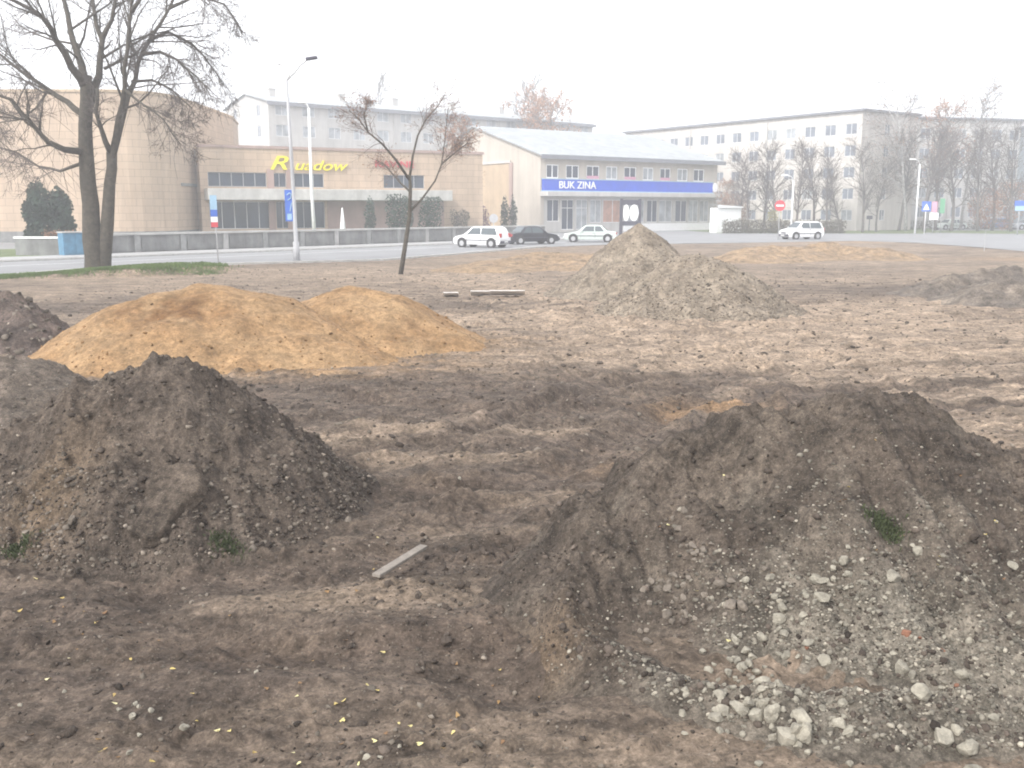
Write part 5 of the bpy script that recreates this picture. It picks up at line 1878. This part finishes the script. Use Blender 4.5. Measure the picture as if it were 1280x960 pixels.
# striped banner on its own post
x, y = ground(273, 331)
t = empty('banner_sign', (x, y, 0), 0, 'narrow pale blue, white and red upright banner on a thin post', 'sign')
z0, z1 = at(270, 284, y)[2], at(270, 244, y)[2]
local_tube(t, 'post', [(0, 0, -.1), (0, 0, 1.2), (-.08, 0, z1)], .035, M['galv'], 6)
hh = (z1 - z0)
for i, (a, b, m_) in enumerate(((.55, 1.0, 'paleblue'), (.33, .548, 'signblue'), (.16, .328, 'signwhite'), (0, .158, 'red'))):
    mb = MB(); mb.box(-.24, .10, -.052, -.040, z0 + hh * a, z0 + hh * b); mb.build('banner_field', M[m_], t)


def round_sign(px, py, pyfoot, Y, rad, label, face, extra=None, back=False, post='galv'):
    x, _, zc = at(px, py, Y)
    t = empty('road_sign', (x, Y, 0), 0, label, 'road sign', 'road signs')
    local_tube(t, 'post', [(0, .06, -.1), (0, .06, zc + rad)], .04, M[post], 6)
    mb = MB(); mb.disc((0, 0, zc), (0, -1, 0), rad, .04, 24); mb.build('sign_face', M[face], t)
    if extra == 'bar':
        mb = MB(); mb.box(-rad * .7, rad * .7, -.035, -.021, zc - rad * .17, zc + rad * .17); mb.build('white_bar', M['signwhite'], t)
    return t


round_sign(975, 257, 290, 88, .48, 'round red no-entry sign with a white bar on a thin post', 'red', 'bar')
round_sign(617, 273, 300, 79, .36, 'round sign seen from its plain grey back above the white hatchback', 'galv')
# pedestrian-crossing signs at the right
x, _, zc = at(1158, 258, 108)
t = empty('road_sign', (x, 108, 0), 0, 'square blue crossing sign with a white triangle on a pale post', 'road sign', 'road signs')
local_tube(t, 'post', [(0, .06, -.1), (0, .06, zc + .5)], .05, M['whitepole'], 6)
mb = MB(); mb.box(-.5, .5, -.02, .02, zc - .55, zc + .55); mb.build('sign_face', M['signblue'], t)
mb = MB(); n = len(mb.v)
mb.v = [(-.36, -.022, zc - .38), (.36, -.022, zc - .38), (0, -.022, zc + .34), (-.36, -.034, zc - .38), (.36, -.034, zc - .38), (0, -.034, zc + .34)]
mb.f = [(3, 4, 5), (0, 2, 1), (0, 1, 4, 3), (1, 2, 5, 4), (2, 0, 3, 5)]
mb.build('white_triangle', M['signwhite'], t)
x, _, zc = at(1168, 262, 112)
t = empty('road_sign', (x, 112, 0), 0, 'narrow pink and white panel beside the blue crossing sign', 'road sign', 'road signs')
local_tube(t, 'post', [(0, .06, -.1), (0, .06, zc + .8)], .045, M['galv'], 6)
mb = MB(); mb.box(-.3, .3, -.02, .02, zc - .3, zc + .9); mb.build('sign_face', M['pink'], t)
mb = MB(); mb.box(-.5, .5, -.025, .015, zc - 1.15, zc - .35); mb.build('lower_panel', M['signwhite'], t)
x, _, zc = at(1178, 258, 115)
t = empty('road_sign', (x, 115, 0), 0, 'narrow green upright sign right of the pink panel', 'road sign', 'road signs')
local_tube(t, 'post', [(0, .06, -.1), (0, .06, zc + .8)], .045, M['galv'], 6)
mb = MB(); mb.box(-.28, .28, -.02, .02, zc - .8, zc + .9); mb.build('sign_face', M['signgreen'], t)
x, _, zc = at(1275, 258, 104)
t = empty('road_sign', (x, 104, 0), 0, 'blue and white rectangular sign cut by the right picture edge', 'road sign', 'road signs')
local_tube(t, 'post', [(0, .06, -.1), (0, .06, zc + .7)], .05, M['galv'], 6)
mb = MB(); mb.box(-.6, .7, -.02, .02, zc + .05, zc + .6); mb.build('sign_face', M['signblue'], t)
mb = MB(); mb.box(-.5, .6, -.025, .015, zc - .45, zc + .045); mb.build('lower_panel', M['paleblue'], t)
for px, pyt, Y, lb in ((1150, 205, 110, 'pale lamp pole beside the blue crossing sign'), (992, 225, 104, 'pale lamp pole just behind the lone white car')):
    x, _, zt = at(px, pyt, Y)
    t = empty('street_lamp', (x, Y, 0), 0, lb, 'street lamp', 'street lamps')
    local_tube(t, 'pole', [(0, 0, -.1), (0, 0, zt)], [.12, .08], M['whitepole'], 8)
    local_tube(t, 'arm', [(0, 0, zt - .05), (-.3, -.2, zt + .35), (-.9, -.5, zt + .5)], .045, M['whitepole'], 6)
    mb = MB(); mb.box(-.35, .3, -.14, .14, -.08, .06); o = mb.build('lamp_head', M['whitepole'], t, bevel=.03); o.location = (-1.1, -.6, zt + .5)

# twin oval board in a dark frame behind the gravel peak
x, _, zc = at(788, 266, 96)
t = empty('advert_board', (x, 96, 0), R(10), 'dark framed board with two white ovals rising behind the gravel peak', 'sign')
for s in (-.95, .95):
    mb = MB(); mb.box(s - .13, s + .13, -.12, .12, -.1, zc + 1.35); mb.build('post', M['dark'], t)
mb = MB(); mb.box(-.82, .82, -.06, .06, zc + .75, zc + 1.25); mb.build('top_rail', M['dark'], t)
mb = MB(); mb.box(-.82, .82, -.06, .06, zc - 1.25, zc - .82); mb.build('bottom_rail', M['dark'], t)
for s, w in ((-.45, .3), (.36, .46)):
    mb = MB(); mb.disc((s, -.02, zc), (0, -1, 0), w, .12, 28, .8); mb.build('oval_panel', M['signwhite'], t)

# pale cabinet, dark post and thin stake at the right
x, y = ground(1096, 288)
t = empty('utility_box', (x, y, 0), R(8), 'pale grey-green cabinet standing at the roadside before the long block', 'utility box')
mb = MB(); mb.box(-.55, .55, -.3, .3, .1, 1.75); mb.build('cabinet', mat('cabinet_paint', (.52, .58, .55), .6, .08, 3), t, bevel=.02)
mb = MB(); mb.box(-.6, .6, -.35, .35, 1.753, 1.85); mb.build('lid', M['galv'], t)
mb = MB(); mb.box(-.5, .5, -.25, .25, -.05, .1); mb.build('base', M['concrete'], t)
x, y = ground(1086, 289)
t = empty('post_box', (x, y, 0), 0, 'small dark box on a post left of the pale cabinet', 'post box')
local_tube(t, 'post', [(0, 0, -.1), (0, 0, 1.55)], .06, M['dark'], 6)
mb = MB(); mb.box(-.35, .3, -.2, .2, 1.5, 1.95); mb.build('box', M['dark'], t, bevel=.03)
x, y = ground(1230, 314)
mb = MB(); mb.tube([(0, 0, -.2), (.01, 0, .6), (0, 0, 1.35)], [.02, .018, .015], 6)
o = mb.build('stake', M['galv']); o.location = (x, y, 0)
tag(o, 'thin metal stake standing upright at the right edge of the road', 'stake')
# white cone-like stone ornament and planter by the foyer
x, _, zc = at(428, 268, 88)
mb = MB(); mb.tube([(0, 0, -.1), (0, 0, .9), (0, 0, 1.5), (0, 0, zc + .6)], [.28, .26, .2, .05], 10)
o = mb.build('bollard', M['signwhite'], None, True); o.location = (x, 88, 0)
tag(o, 'small white pointed pillar before the pink foyer wall', 'pillar')

# ------------------------------------------------------------------ haze
HZ = mat('haze_air', (1, 1, 1))
n = HZ.node_tree.nodes; l = HZ.node_tree.links
n.clear()
out_ = n.new('ShaderNodeOutputMaterial'); pv = n.new('ShaderNodeVolumePrincipled')
pv.inputs['Color'].default_value = (.94, .965, 1, 1)
pv.inputs['Density'].default_value = .0026
pv.inputs['Anisotropy'].default_value = .2
l.new(pv.outputs[0], out_.inputs['Volume'])
mb = MB(); mb.box(-460, 460, -70, 480, -1.2, 29)
o = mb.build('haze', HZ)
tag(o, kind='stuff')
